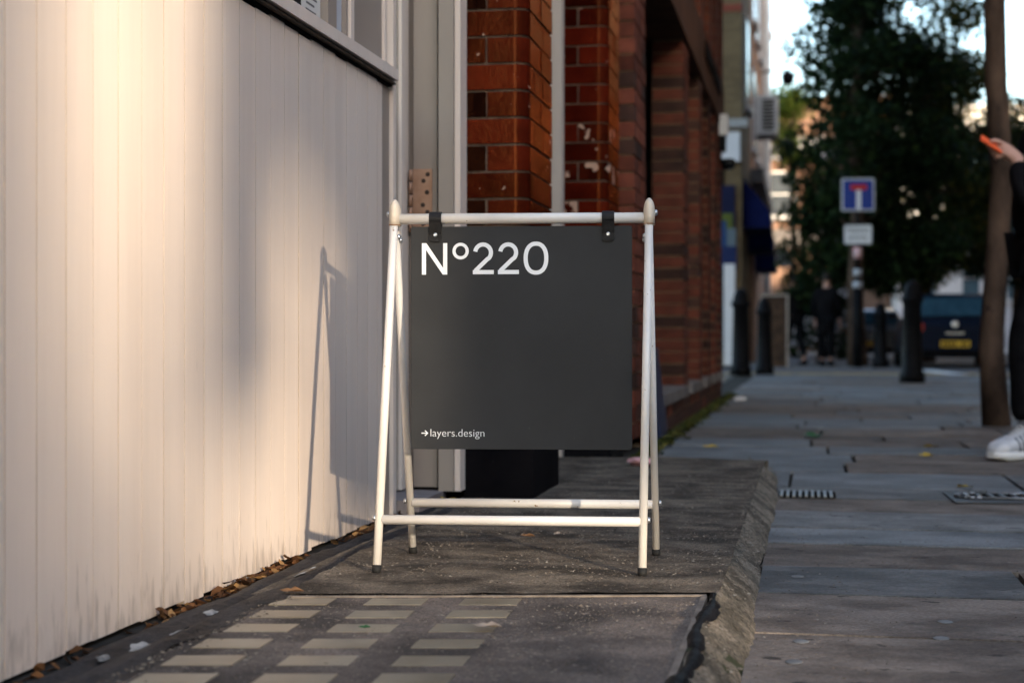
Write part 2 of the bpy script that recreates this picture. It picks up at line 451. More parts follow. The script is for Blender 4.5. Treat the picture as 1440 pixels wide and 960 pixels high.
# bitumen band and leaf-filled gap along the foot of the shopfront
rr = random.Random(21)
vs, fs = [], []
NT = 150
for j in range(NT + 1):
    y = 0.2 + 4.0 * j / NT
    for i in range(9):
        s_ = i / 8
        x = -1.012 + 0.125*s_ + 0.006*math.sin(j*0.21 + i) + (0.008*math.sin(j*0.5) + rr.uniform(-.006, .006)) * (1 if i in (8, 0) else 0.3)
        z = 0.048 + 0.014*s_ + 0.006*math.sin(s_*11 + 0.4*math.sin(j*.13)) + rr.uniform(-.0012, .0012)
        if i == 8: z = 0.0575
        vs.append((x, y, z))
for j in range(NT):
    for i in range(8):
        k = j*9+i; fs.append((k, k+1, k+10, k+9))
me = rnd_mesh("bitumen_band", vs, fs, mat("bitumen_old", (0.007, 0.007, 0.009), (0.03, 0.03, 0.034), scale=9, rough=0.5, spec=0.12, grain=(120, .5), bump=0.9, bscale=30, stretch=(2, 1, 1), rough_var=0.2, bdist=0.008,
     spots=((0.62, 0.60, 0.58), 6, 0.735, 0.6)))
for p_ in me.polygons: p_.use_smooth = True
link("bitumen_band", me, fore)
B("gutter_bed", (-1.3, 0.1, 0.035), (-1.0, 4.25, 0.042), bed_m, fore)
# leaf litter
def leaf_litter(name, n, place, m, smin=0.012, smax=0.03, seed=1, parent=None):
    r_ = random.Random(seed); vs = []; fs = []
    for _ in range(n):
        x, y, z = place(r_); s = r_.uniform(smin, smax); a = r_.uniform(0, 6.28); t = r_.uniform(-.9, .9); t2 = r_.uniform(-.6, .6)
        M = Matrix.Translation((x, y, z)) @ Euler((t, t2, a)).to_matrix().to_4x4()
        k = len(vs); cu = r_.uniform(-.3, .6) * s
        for p in ((-s, 0, 0), (-.35*s, .5*s, cu), (.5*s, .38*s, cu*.7), (s, 0, .1*s), (.4*s, -.42*s, cu), (-.4*s, -.45*s, cu*.8), (0, 0, -.08*s)):
            vs.append(tuple(M @ Vector(p)))
        for i in range(6): fs.append((k + i, k + (i+1) % 6, k + 6))
    return link(name, rnd_mesh(name, vs, fs, m), parent)
dead_m = leaf_mat("dead_leaves", [(0.03, 0.016, 0.01), (0.10, 0.045, 0.02), (0.02, 0.013, 0.01), (0.22, 0.10, 0.04), (0.06, 0.03, 0.02), (0.30, 0.17, 0.07), (0.035, 0.025, 0.02)], 0.1)
ll = leaf_litter("leaf_litter", 520, lambda r_: (-1.042 + abs(r_.gauss(0, 0.016)), (lambda t: t if math.sin(t*5.3) + .6*math.sin(t*13) + r_.uniform(-1, 1) > -.3 else 2.85 + r_.gauss(0, .12))(r_.uniform(1.6, 4.15)), 0.036 + abs(r_.gauss(0, 0.008))), dead_m, 0.006, 0.017, 4)
tag(ll, "brown dead leaves packed in the gap under the cream boards", "leaf litter", kind='stuff')
moss_m = leaf_mat("moss", [(0.03, 0.04, 0.012), (0.07, 0.085, 0.02), (0.02, 0.022, 0.012), (0.16, 0.14, 0.03)], 0.1)
def moss_at(r_):
    y = r_.uniform(5.9, 14.3); return (-0.70 + abs(r_.gauss(0, 0.035)), y, 0.006 + r_.random()*0.02)
mo = leaf_litter("moss", 2600, moss_at, moss_m, 0.006, 0.022, 6)
tag(mo, "green moss and weeds along the foot of the brick building", "moss", kind='stuff')

#==================================================================== CREAM SHOPFRONT
shop = thing("shopfront", "cream painted timber shopfront with vertical boards, sill and folded door", "shopfront", (-1.05, 3.0, 0.05))
SO = Vector((-1.05, 3.0, 0.05))
def sbox(name, lo, hi, m, bev=0.0, parent=None):
    """box in world coordinates, child of the shopfront"""
    b = MB(); b.box(lo, hi)
    if bev: b.bevel(bev, 1)
    bmesh.ops.translate(b.bm, verts=b.bm.verts, vec=-SO)
    return b.build(name, m, parent or shop)
# tongue and groove boards, one object each
BW = 0.0876
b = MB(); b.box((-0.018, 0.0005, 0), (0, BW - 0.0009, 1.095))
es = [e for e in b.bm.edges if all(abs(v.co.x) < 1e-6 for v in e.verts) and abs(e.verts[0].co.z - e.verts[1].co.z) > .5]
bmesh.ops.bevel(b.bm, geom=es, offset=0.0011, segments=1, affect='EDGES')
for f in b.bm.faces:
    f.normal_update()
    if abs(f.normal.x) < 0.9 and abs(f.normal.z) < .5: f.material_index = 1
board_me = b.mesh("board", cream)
board_me.materials.append(mat("groove_tan", (0.34, 0.27, 0.215), (0.46, 0.375, 0.31), scale=5, rough=0.7, stretch=(1, 1, .4)))  # board edges and chamfers a darker tan than the faces
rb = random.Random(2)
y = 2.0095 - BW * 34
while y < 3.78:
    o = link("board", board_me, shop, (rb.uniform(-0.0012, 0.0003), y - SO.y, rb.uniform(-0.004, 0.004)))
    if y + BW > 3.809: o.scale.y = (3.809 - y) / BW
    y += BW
sbox("backing", (-1.20, -1.2, 0.02), (-1.070, 3.80, 1.13), black_m)
# drip moulding under the sill: dark grooves, then the pale nosing
sbox("drip_moulding", (-1.075, -1.2, 1.1475), (-1.046, 3.885, 1.1535), black_m)
sbox("drip_moulding", (-1.075, -1.2, 1.1535), (-1.036, 3.888, 1.1585), mat("drip_brown", (0.03, 0.022, 0.016), (0.05, 0.036, 0.026), rough=0.7))
sbox("drip_moulding", (-1.075, -1.2, 1.1585), (-1.042, 3.886, 1.1635), black_m)
sbox("sill", (-1.085, -1.2, 1.164), (-1.030, 3.893, 1.192), cream, 0.002)
nt = cream.node_tree; N_ = nt.nodes; L_ = nt.links           # splash dirt along the lowest hand's breadth of the boards
tc_ = N_.new("ShaderNodeTexCoord"); sp_ = N_.new("ShaderNodeSeparateXYZ"); L_.new(tc_.outputs['Object'], sp_.inputs[0])
m1 = N_.new("ShaderNodeMapRange"); m1.inputs[1].default_value = 0.0; m1.inputs[2].default_value = 0.16; m1.inputs[3].default_value = 0.30; m1.inputs[4].default_value = 0.0
L_.new(sp_.outputs['Z'], m1.inputs[0])
nz_ = N_.new("ShaderNodeTexNoise"); nz_.inputs['Scale'].default_value = 1.0; nz_.inputs['Detail'].default_value = 7
mp_ = N_.new("ShaderNodeMapping"); mp_.inputs['Scale'].default_value = (50, 60, 15); L_.new(N_[cream["mapping"]].inputs[0].links[0].from_socket, mp_.inputs[0]); L_.new(mp_.outputs[0], nz_.inputs['Vector'])
ad_ = N_.new("ShaderNodeMath"); ad_.operation = 'ADD'; L_.new(m1.outputs[0], ad_.inputs[0]); L_.new(nz_.outputs['Fac'], ad_.inputs[1])
rp_ = N_.new("ShaderNodeMapRange"); rp_.inputs[1].default_value = 0.72; rp_.inputs[2].default_value = 0.92; rp_.inputs[4].default_value = 0.42; L_.new(ad_.outputs[0], rp_.inputs[0])
mx_ = N_.new("ShaderNodeMix"); mx_.data_type = 'RGBA'; mx_.inputs[7].default_value = (0.16, 0.12, 0.09, 1)
pb_ = N_["Principled BSDF"]; L_.new(pb_.inputs['Base Color'].links[0].from_socket, mx_.inputs[6]); L_.new(rp_.outputs[0], mx_.inputs[0]); L_.new(mx_.outputs[2], pb_.inputs['Base Color'])
# window over the sill
sbox("window_glass", (-1.088, -1.2, 1.19), (-1.083, 3.40, 3.0), glass_d)
wf = sbox("window_frame", (-1.10, 3.405, 1.185), (-1.066, 3.47, 3.0), cream2, 0.002)
sbox("blind_edge", (-1.092, 3.473, 1.19), (-1.072, 3.527, 3.0), mat("blind_grey", (0.42, 0.43, 0.47), (0.48, 0.49, 0.53), rough=0.6), 0.002)
sbox("window_frame", (-1.10, 3.529, 1.185), (-1.062, 3.548, 3.0), cream2, 0.002)
sbox("window_bead", (-1.10, 3.549, 1.186), (-1.055, 3.575, 3.0), cream, 0.003)
sbox("side_panel", (-1.10, 3.576, 1.187), (-1.066, 3.86, 3.0), cream2)
sbox("side_bead", (-1.10, 3.861, 1.188), (-1.058, 3.872, 3.0), cream, 0.002)
# notices taped inside the glass
pap = mat("paper", (0.55, 0.53, 0.50), (0.6, 0.58, 0.55), scale=3, rough=0.8)
ink = mat("ink_grey", (0.12, 0.11, 0.11), rough=0.8); red_ink = mat("ink_orange", (0.6, 0.12, 0.04), rough=0.7)
nt_ = sbox("notice", (-1.0825, 3.262, 1.195), (-1.0815, 3.395, 1.42), pap)
for i in range(13):
    z = 1.21 + i*0.015
    sbox("text_line", (-1.0814, 3.285 + (i % 3)*.004, z), (-1.0812, 3.375 - (i*7 % 5)*.006, z + 0.005), ink, parent=None)
sbox("poster", (-1.0825, 3.09, 1.2), (-1.0815, 3.22, 1.45), black_m)
for i in range(4):
    b = MB()
    for k in range(3):
        b.box((-1.0813, 3.165 + 0.011*k, 1.215 + i*0.027), (-1.0811, 3.172 + 0.011*k, 1.231 + i*0.027 - 0.004*(k == i % 3)))
    bmesh.ops.translate(b.bm, verts=b.bm.verts, vec=-SO); b.build("poster_lettering", red_ink, shop)
# end of the stall riser and folded door leaves at the doorway, all facing the camera
sbox("corner_post", (-1.22, 3.812, 0.045), (-1.056, 3.895, 1.146), cream2, 0.003)
sbox("corner_bead", (-1.075, 3.897, 0.05), (-1.046, 3.925, 3.0), cream, 0.004)
sbox("door_post", (-1.40, 4.16, 0.088), (-1.104, 4.28, 3.0), cream2, 0.003)
sbox("door_post_bead", (-1.104, 4.165, 0.089), (-1.094, 4.28, 3.0), cream, 0.002)
sbox("door_rebate", (-1.0935, 4.24, 0.088), (-1.079, 4.29, 3.0), mat("dark_taupe", (0.15, 0.125, 0.105), (0.18, 0.15, 0.13), rough=0.6))
sbox("door_leaf", (-1.0775, 4.232, 0.092), (-1.010, 4.275, 3.0), cream2, 0.003)
sbox("door_gap", (-1.0095, 4.26, 0.088), (-0.999, 4.29, 3.0), black_m)
sbox("door_jamb", (-0.9985, 4.20, 0.084), (-0.957, 4.29, 3.0), cream2, 0.003)
sbox("door_jamb_edge", (-0.956, 4.215, 0.083), (-0.9405, 4.30, 3.0), cream, 0.003)
sbox("door_backing", (-1.6, 4.292, 0.02), (-0.945, 4.33, 3.0), black_m)
sbox("threshold", (-1.5, 3.93, 0.03), (-0.985, 4.235, 0.084), mat("threshold_wood", (0.14, 0.12, 0.125), (0.2, 0.175, 0.175), scale=5, stretch=(1, 12, 1), rough=0.7, bump=0.4, bscale=30), 0.006)
# hinge with screws and knuckles
rust = mat("brown_hinge", (0.30, 0.17, 0.11), (0.38, 0.23, 0.16), scale=25, rough=0.5, metal=0.3, spots=((0.1, 0.05, 0.03), 60, 0.68, 0.8))
hz0 = 0.80
hg = sbox("hinge", (-1.0785, 4.2285, hz0), (-1.0235, 4.2315, hz0 + 0.175), rust, 0.001)
hinge_pin = MB()
for k in range(5):
    hinge_pin.tube([(-1.084, 4.224, hz0 + 0.035*k + 0.001), (-1.084, 4.224, hz0 + 0.035*k + 0.033)], 0.0055, 10)
bmesh.ops.translate(hinge_pin.bm, verts=hinge_pin.bm.verts, vec=-SO)
link("knuckle", hinge_pin.mesh("knuckle", rust), hg)
scr = MB(); scr.lathe([(0.0062, 0), (0.0062, 0.0012), (0.004, 0.0022)], 12, Matrix.Rotation(R(90), 4, 'X')); scr_me = scr.mesh("screw", mat("dark_screw", (0.05, 0.035, 0.03), rough=0.5, metal=0.6))
for sx, sz in ((-1.036, 0.160), (-1.048, 0.142), (-1.038, 0.11), (-1.050, 0.075), (-1.037, 0.055), (-1.049, 0.022)):
    link("screw", scr_me, hg, (sx - SO.x, 4.2285 - SO.y, hz0 + sz - SO.z))
# fascia and upper storey of the shop, above the picture
sbox("shop_fascia", (-1.12, -1.2, 3.003), (-0.96, 4.29, 3.7), cream2, 0.01)
up_br = brick_mat("upper_brick", (0.14, 0.05, 0.03), (0.20, 0.08, 0.05), (0.2, 0.17, 0.14), 'Y')
sbox("upper_wall", (-6, -1.2, 3.703), (-1.08, 4.29, 9.5), up_br)

#==================================================================== RED BRICK BUILDING
def make_glaze(m, k=1.0):
    """ceramic glaze: the gloss takes the colour of the fired glaze"""
    N = m.node_tree.nodes; L = m.node_tree.links; p = N["Principled BSDF"]
    p.inputs['Specular IOR Level'].default_value = 0.0
    g_ = N.new("ShaderNodeBsdfGlossy"); g_.inputs['Color'].default_value = (1.0, 0.32, 0.12, 1); g_.inputs['Roughness'].default_value = 0.08
    fr = N.new("ShaderNodeFresnel"); fr.inputs['IOR'].default_value = 1.42
    mm = N.new("ShaderNodeMath"); mm.operation = 'MULTIPLY_ADD'; mm.inputs[1].default_value = 0.50*k; mm.inputs[2].default_value = 0.004
    mm.use_clamp = True
    if p.inputs['Normal'].links:
        src = p.inputs['Normal'].links[0].from_socket; L.new(src, g_.inputs['Normal']); L.new(src, fr.inputs['Normal'])
    L.new(fr.outputs[0], mm.inputs[0])
    fac = mm.outputs[0]
    if p.inputs['Roughness'].links:                      # chipped places (rough) carry no gloss
        q_ = N.new("ShaderNodeMapRange"); q_.inputs[1].default_value = 0.3; q_.inputs[2].default_value = 0.6; q_.inputs[3].default_value = 1; q_.inputs[4].default_value = 0
        L.new(p.inputs['Roughness'].links[0].from_socket, q_.inputs[0])
        m2 = N.new("ShaderNodeMath"); m2.operation = 'MULTIPLY'; L.new(fac, m2.inputs[0]); L.new(q_.outputs[0], m2.inputs[1]); fac = m2.outputs[0]
    mx = N.new("ShaderNodeMixShader"); L.new(fac, mx.inputs[0]); L.new(p.outputs[0], mx.inputs[1]); L.new(g_.outputs[0], mx.inputs[2])
    L.new(mx.outputs[0], N["Material Output"].inputs[0])
glz = mat("glazed_oxblood", (0.022, 0.002, 0.001), (0.060, 0.006, 0.0022), scale=7, rough=0.09, bump=0.35, bscale=16, rnd=0.6, spec=0.24, stint=(1.0, 0.42, 0.22), ramp=(.3,.7), rough_var=0.06,
          spots=((0.34, 0.22, 0.16), 28, 0.69, 0.8), bdist=0.006)
glz_w = mat("glazed_oxblood_worn", (0.024, 0.0025, 0.0012), (0.064, 0.008, 0.003), scale=7, rough=0.12, bump=0.40, bscale=16, rnd=0.5, spec=0.24, stint=(1.0, 0.42, 0.22), rough_var=0.07,
            spots=((0.40, 0.26, 0.19), 17, 0.58, 0.85), bdist=0.006)
glz_d = mat("glazed_black_brown", (0.003, 0.001, 0.001), (0.008, 0.002, 0.0015), scale=9, rough=0.1, bump=0.06, bscale=12, spec=0.25, spots=((0.3, 0.2, 0.15), 30, 0.76, 0.8))
for m_ in (glz, glz_w, glz_d): make_glaze(m_)
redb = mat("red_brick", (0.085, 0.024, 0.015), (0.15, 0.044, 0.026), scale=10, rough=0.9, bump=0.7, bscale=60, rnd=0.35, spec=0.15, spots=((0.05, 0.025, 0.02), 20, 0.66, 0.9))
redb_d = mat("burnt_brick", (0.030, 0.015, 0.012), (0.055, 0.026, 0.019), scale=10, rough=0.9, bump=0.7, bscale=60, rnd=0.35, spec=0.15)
bmort = mat("brown_mortar", (0.17, 0.11, 0.065), (0.24, 0.165, 0.105), scale=20, rough=0.95, bump=0.6, bscale=130)
dmort = mat("pale_joint", (0.09, 0.062, 0.046), (0.17, 0.125, 0.095), scale=20, rough=0.95, bump=0.5, bscale=130)
bld = thing("brick_building", "red brick building with glazed oxblood brick piers and tall narrow windows", "building", (-0.765, 4.3, 0))
BO = Vector((-0.765, 4.3, 0))
def bbox(name, lo, hi, m, bev=0.0, parent=None, off=None):
    b = MB(); b.box(lo, hi)
    if bev: b.bevel(bev, 1)
    bmesh.ops.translate(b.bm, verts=b.bm.verts, vec=-BO)
    return b.build(name, m, parent or bld)
XF = -0.765
CH = 0.0757
def bmesh_box(name, sx, sy, m, bev=0.004, h=CH - 0.009):
    b = MB(); b.box((0, 0, 0), (sx, sy, h)); b.bevel(bev, 1); return b.mesh(name, m)
def corner_mesh(fl, sl, m, rad=0.04, h=CH - 0.0075):
    """brick round the corner: front run fl (towards -x), side run sl (towards +y), round nose; corner at the origin"""
    pts = [(-fl, 0), (-rad, 0)]
    for k in range(1, 8):
        a = -math.pi/2 + (math.pi/2) * k / 8
        pts.append((-rad + rad*math.cos(a), rad + rad*math.sin(a)))
    pts += [(0, rad), (0, sl), (-0.07, sl), (-0.07, 0.07), (-fl, 0.07)]
    b = MB(); b.prism(pts, 0, h)
    b.bevel(0.0028, 1, 40)
    me = b.mesh("brick", m)
    nr = []
    for p_ in me.polygons:
        p_.use_smooth = True
        for vi in p_.vertices:
            co = me.vertices[vi].co; n_ = Vector(p_.normal)
            if abs(n_.z) < .5 and co.x > -rad + 1e-4 and co.y < rad - 1e-4: n_ = Vector((co.x + rad, co.y - rad, 0)).normalized()
            nr.append(n_)
    me.normals_split_custom_set(nr)
    return me
def glazed_pier(yc, fl, sl, z0, z1, z2, worn):
    b = MB(); r_ = 0.038
    b.prism([(XF - fl + .006, yc + .006)] + [(XF - .006 - r_ + r_*math.cos(a), yc + .006 + r_ + r_*math.sin(a)) for a in [-math.pi/2 + math.pi/2*k/8 for k in range(9)]] + [(XF - .006, yc + sl), (XF - fl + .006, yc + sl)], z0, z2)
    bmesh.ops.translate(b.bm, verts=b.bm.verts, vec=-BO); pr = b.build("glazed_pier", dmort, bld)
    p0 = Vector((XF, yc, 0)) - BO
    A = corner_mesh(fl, 0.10, glz); A2 = corner_mesh(fl, 0.10, glz_w)
    hd = fl * 0.335
    Bc = corner_mesh(fl - hd - 0.007, 0.21, glz); B2 = corner_mesh(fl - hd - 0.007, 0.21, glz_w)
    H = bmesh_box("brick", hd, 0.06, glz_d, 0.003, CH - 0.0075); H2 = bmesh_box("brick", hd, 0.06, glz, 0.003, CH - 0.0075); H3 = bmesh_box("brick", hd, 0.06, glz_w, 0.003, CH - 0.0075)
    def side(n, L, m):
        return bmesh_box("brick", 0.06, L, m, 0.003, CH - 0.0075)
    r1 = sl - 0.10 - 0.014; s1 = [side(0, r1*0.47, glz), side(0, r1*0.53, glz), side(0, r1*.47, glz_w)]
    r2 = sl - 0.21 - 0.007; s2 = [side(0, r2, glz), side(0, r2, glz_w)]
    z = z0; i = 0; rr = random.Random(int(yc*100))
    while z < z1:
        w = rr.random() < worn * max(0.15, 1.35 - 0.7*z)
        j = lambda: Vector((rr.uniform(-.0012, .0012), rr.uniform(-.001, .001), 0))
        base = p0 + Vector((0, 0, z))
        if i % 2 == 0:
            link("brick", A2 if w else A, pr, base + j())
            link("brick", s1[2] if w else s1[0], pr, base + Vector((-0.06, 0.107, 0)) + j())
            link("brick", s1[1], pr, base + Vector((-0.06, 0.107 + r1*.47 + 0.007, 0)) + j())
        else:
            link("brick", B2 if w else Bc, pr, base + j())
            link("brick", (H3 if rr.random() < worn*.6 else (H if rr.random() < 0.75 and worn < .4 else H2)), pr, base + Vector((-fl, 0.0, 0)) + j())
            link("brick", s2[1] if w else s2[0], pr, base + Vector((-0.06, 0.217, 0)) + j())
        z += CH; i += 1
    # courses above the picture, joined
    b = MB()
    while z < z2 - CH:
        b.box((XF - fl, yc, z), (XF, yc + sl, z + CH - 0.008)); z += CH
    bmesh.ops.translate(b.bm, verts=b.bm.verts, vec=-BO)
    tag(b.build("upper_courses", glz, pr), kind='stuff')
    return pr
glazed_pier(4.30, 0.184, 0.41, 0.294, 1.66, 3.4, 0.16)
bbox("plinth", (XF - 0.178, 4.278, -0.02), (XF + 0.018, 4.73, 0.2925), mat("black_plinth", (0.003, 0.003, 0.004), (0.008, 0.007, 0.008), scale=5, rough=0.8, spec=0.03, bump=0.4, bscale=40, spots=((0.05, 0.045, 0.05), 9, 0.66, 0.8)), 0.006)
glazed_pier(6.08, 0.184, 0.36, 0.294, 2.05, 3.4, 0.75)
bbox("plinth", (XF - 0.178, 6.06, -0.02), (XF + 0.018, 6.45, 0.2925), black_p, 0.006)
# shop window between the two glazed piers
pale = mat("grey_white_paint", (0.46, 0.40, 0.35), (0.53, 0.47, 0.41), scale=8, rough=0.5, bump=0.2, bscale=40, stretch=(1, 1, .3), spots=((0.1, 0.1, 0.1), 18, 0.74, 0.8))
bbox("window_frame", (-1.00, 6.0, 0.02), (-0.938, 6.075, 3.4), pale, 0.003)
bbox("window_frame", (-1.00, 4.72, 0.02), (-0.955, 4.79, 3.4), pale, 0.003)
bbox("window_glass", (-0.995, 4.79, 0.35), (-0.985, 6.0, 3.4), glass_d)
bbox("stall_riser", (-1.0, 4.79, 0.02), (-0.965, 6.0, 0.35), black_p)
# plain brick pier and others
def plain_pier(yc, fl, sl, z0, z1, z2, single, big=None):
    pr = bbox("brick_pier", (XF - fl, yc + 0.009, z0), (XF - 0.009, yc + sl - 0.005, z2), bmort)
    rr = random.Random(int(yc*77)); z = z0 + 0.004; i = 0
    p0 = Vector((XF, yc, 0)) - BO
    if single:
        C1 = [bmesh_box("brick", 0.1, 0.215, m) for m in (redb, redb_d)]; C2 = [bmesh_box("brick", 0.1, 0.1025, m) for m in (redb, redb_d)]
        n1 = [bmesh_box("brick", 0.06, max(0.05, sl - 0.215 - 0.02), m) for m in (redb, redb_d)]
        n2a = [bmesh_box("brick", 0.06, 0.215, m) for m in (redb, redb_d)]; n2b = [bmesh_box("brick", 0.06, max(0.05, sl - 0.1025 - 0.215 - 0.03), m) for m in (redb, redb_d)]
        while z < z1:
            d = lambda: 1 if rr.random() < 0.22 else 0
            j = lambda: Vector((rr.uniform(-.003, .003), rr.uniform(-.003, .003), rr.uniform(-.0015, .0015)))
            if i % 2 == 0:
                link("brick", C1[d()], pr, p0 + Vector((-0.1, 0, z)) + j()); link("brick", n1[d()], pr, p0 + Vector((-0.06, 0.225, z)) + j())
            else:
                link("brick", C2[1 if rr.random() < .6 else 0], pr, p0 + Vector((-0.1, 0, z)) + j()); link("brick", n2a[d()], pr, p0 + Vector((-0.06, 0.1125, z)) + j())
                link("brick", n2b[d()], pr, p0 + Vector((-0.06, 0.3375, z)) + j())
            z += CH; i += 1
    r2 = random.Random(int(yc*31)); bs = (MB(), MB()); zz = z; k = i
    while zz < z2 - CH:
        for (ya, yb) in (((0, .215), (.225, sl)) if k % 2 == 0 else ((0, .1025), (.1125, .3275), (.3375, sl))):
            if ya > sl - 0.03: continue
            dk = 1 if r2.random() < (0.55 if yb - ya < .12 else .2) else 0
            bs[dk].box((XF - fl + 0.001, yc + ya, zz), (XF + r2.uniform(-.003, .002), yc + min(yb, sl), zz + CH - 0.01))
        zz += CH; k += 1
    for b, mm in zip(bs, (redb, redb_d)):
        if len(b.bm.verts):
            bmesh.ops.translate(b.bm, verts=b.bm.verts, vec=-BO)
            tag(b.build("brickwork", mm, pr), kind='stuff')
    return pr
plain_pier(7.04, 0.20, 0.48, 0.05, 2.12, 3.4, True)
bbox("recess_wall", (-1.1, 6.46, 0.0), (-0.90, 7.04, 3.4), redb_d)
stone = mat("sill_stone", (0.10, 0.09, 0.085), (0.17, 0.15, 0.14), scale=5, rough=0.8, bump=0.5, bscale=40)
WT = 2.40
piers = [(9.92, 0.38), (11.35, 0.34), (12.42, 0.32), (13.26, 0.32), (14.06, 0.34)]
for yc, sl in piers: plain_pier(yc, 0.20, sl, 0.20, 0, WT, False)
edges = [7.53] + [p for a in piers for p in (a[0], a[0] + a[1])]
for k in range(0, 9, 2):
    y0, y1 = edges[k], edges[k+1]
    if k == 0: y0 += 0.0
    w = bbox("window", (-1.06, y0 - .02, 0.20), (-1.05, y1 + .02, WT), glass_d)
    bbox("window_frame", (-1.048, y0, 0.22), (-1.005, y0 + 0.06, WT), black_p, parent=w)
    bbox("window_frame", (-1.048, y1 - 0.06, 0.22), (-1.005, y1, WT), black_p, parent=w)
    bbox("transom", (-1.048, y0 + .061, 1.55), (-1.005, y1 - .061, 1.62), black_p, parent=w)
    bbox("mullion", (-1.047, (y0 + y1)/2 - .025, 0.22), (-1.006, (y0 + y1)/2 + .025, 1.549), black_p, parent=w)
    bbox("sill", (-1.05, y0 + .004, 0.15), (-0.735, y1 - 0.004, 0.215), stone, 0.006, parent=w)
# plinth brickwork below the sills
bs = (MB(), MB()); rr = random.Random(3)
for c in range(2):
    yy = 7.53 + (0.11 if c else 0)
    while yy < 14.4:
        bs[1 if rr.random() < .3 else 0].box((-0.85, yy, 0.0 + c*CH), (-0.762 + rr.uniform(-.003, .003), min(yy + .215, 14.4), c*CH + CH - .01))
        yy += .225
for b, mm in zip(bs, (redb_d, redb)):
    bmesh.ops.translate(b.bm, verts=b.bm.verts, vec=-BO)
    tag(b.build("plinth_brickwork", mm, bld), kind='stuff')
bbox("plinth_core", (-1.1, 7.53, -0.02), (-0.772, 14.39, 0.148), bmort)
fas = mat("brown_fascia", (0.06, 0.03, 0.02), (0.10, 0.05, 0.033), scale=4, rough=0.85, spec=0.03, bump=0.2, bscale=30)
bbox("fascia", (-1.0, 7.53, WT + .002), (-0.745, 14.40, 2.78), fas, 0.005)
for y0 in (11.65, 12.7):
    bbox("vent_slot", (-0.78, y0, 2.60), (-0.728, y0 + .85, 2.72), black_m, 0.004)
# brickwork above, with shallow pilasters over each pier
ub = brick_mat("brick_above", (0.085, 0.024, 0.015), (0.15, 0.044, 0.026), (0.11, 0.07, 0.05), 'Y')
bbox("upper_wall", (-6.0, 7.53, 2.782), (-0.80, 14.40, 10.0), ub)
bbox("upper_wall", (-6.0, 4.34, 3.403), (-0.81, 7.528, 10.0), ub)
for yc, sl in piers: bbox("pilaster", (-0.81, yc, 2.783), (-0.755, yc + sl, 9.5), ub)
bbox("side_wall", (-6.0, 14.0, 0), (-1.07, 14.395, 2.78), ub)
bbox("rear_core", (-6.0, 4.34, 0), (-1.12, 14.0, 3.4), black_m)
# wall light and dome camera on the corner
wl = thing("wall_lamp", "small white box lamp high on the far corner of the brick building", "lamp", (-0.765, 13.75, 2.30))
B("lamp_body", (0.013, -0.06, -0.02), (0.085, 0.06, 0.16), mat("white_plastic", (0.65, 0.65, 0.66), rough=0.4), wl, 0.01)
B("bracket", (0.011, -0.05, -0.16), (0.07, 0.05, -0.021), black_p, wl, 0.01)
dc = thing("dome_camera", "black dome camera below the white lamp on the brick corner", "camera", (-0.765, 13.75, 2.05))
b = MB(); b.lathe([(0.02, -0.07), (0.05, -0.055), (0.065, -0.02), (0.068, 0.0), (0.05, 0.025), (0.02, 0.03)], 16, Matrix.Translation((0.09, 0, 0))); b.build("dome", mat("dome_black", (0.01, 0.012, 0.014), rough=0.1), dc)
B("arm", (0.013, -0.02, 0.0), (0.06, 0.02, 0.03), black_p, dc)
# leaning board
nb = thing("leaning_board", "dark navy board leaning against the brick plinth behind the sandwich board", "board", (-0.70, 7.75, 0))
b = MB(); b.box((-0.010, -0.20, 0), (0.010, 0.20, 0.46), Matrix.Rotation(R(-7), 4, 'Y')); b.bevel(0.003); b.build("panel", mat("navy_paint", (0.006, 0.012, 0.04), (0.01, 0.018, 0.055), rough=0.4), nb)

#==================================================================== SANDWICH BOARD
ab = thing("sandwich_board", "white tubular sandwich board holding a charcoal sign on black straps", "sandwich board", (-0.5525, 3.028, 0.0605), R(6.4))
wp = mat("white_enamel", (0.66, 0.63, 0.595), (0.73, 0.70, 0.665), scale=7, rough=0.32, bump=0.08, bscale=60, rough_var=0.08, spec=0.45,
         spots=((0.26, 0.17, 0.10), 85, 0.705, 0.8))
capm = mat("cream_plastic", (0.62, 0.54, 0.44), (0.68, 0.60, 0.50), scale=10, rough=0.4)
rubber = mat("black_rubber", (0.01, 0.01, 0.01), (0.02, 0.02, 0.02), rough=0.7)
HW = 0.2505
def leg(sx, front):
    fy = -0.136 if front else 0.139
    ty = -0.0135 if front else 0.0135
    x = sx * HW
    ftop = 0.685 if front else 0.655
    p0 = Vector((x + (-0.0145 if front else 0.016), fy, 0.010)); p1 = Vector((x, ty * .7, ftop))
    b = MB(); b.tube([p0, p1], 0.0081 if front else 0.0075, 18)
    o = b.build("leg", wp, ab)
    d = (p0 - p1).normalized()
    b = MB(); b.tube([p0 - d*0.004, p0 + d*0.0055, p0 + d*0.0115], [0.0089, 0.0089, 0.008], 16); link("rubber_foot", b.mesh("rubber_foot", rubber), o)
    return o
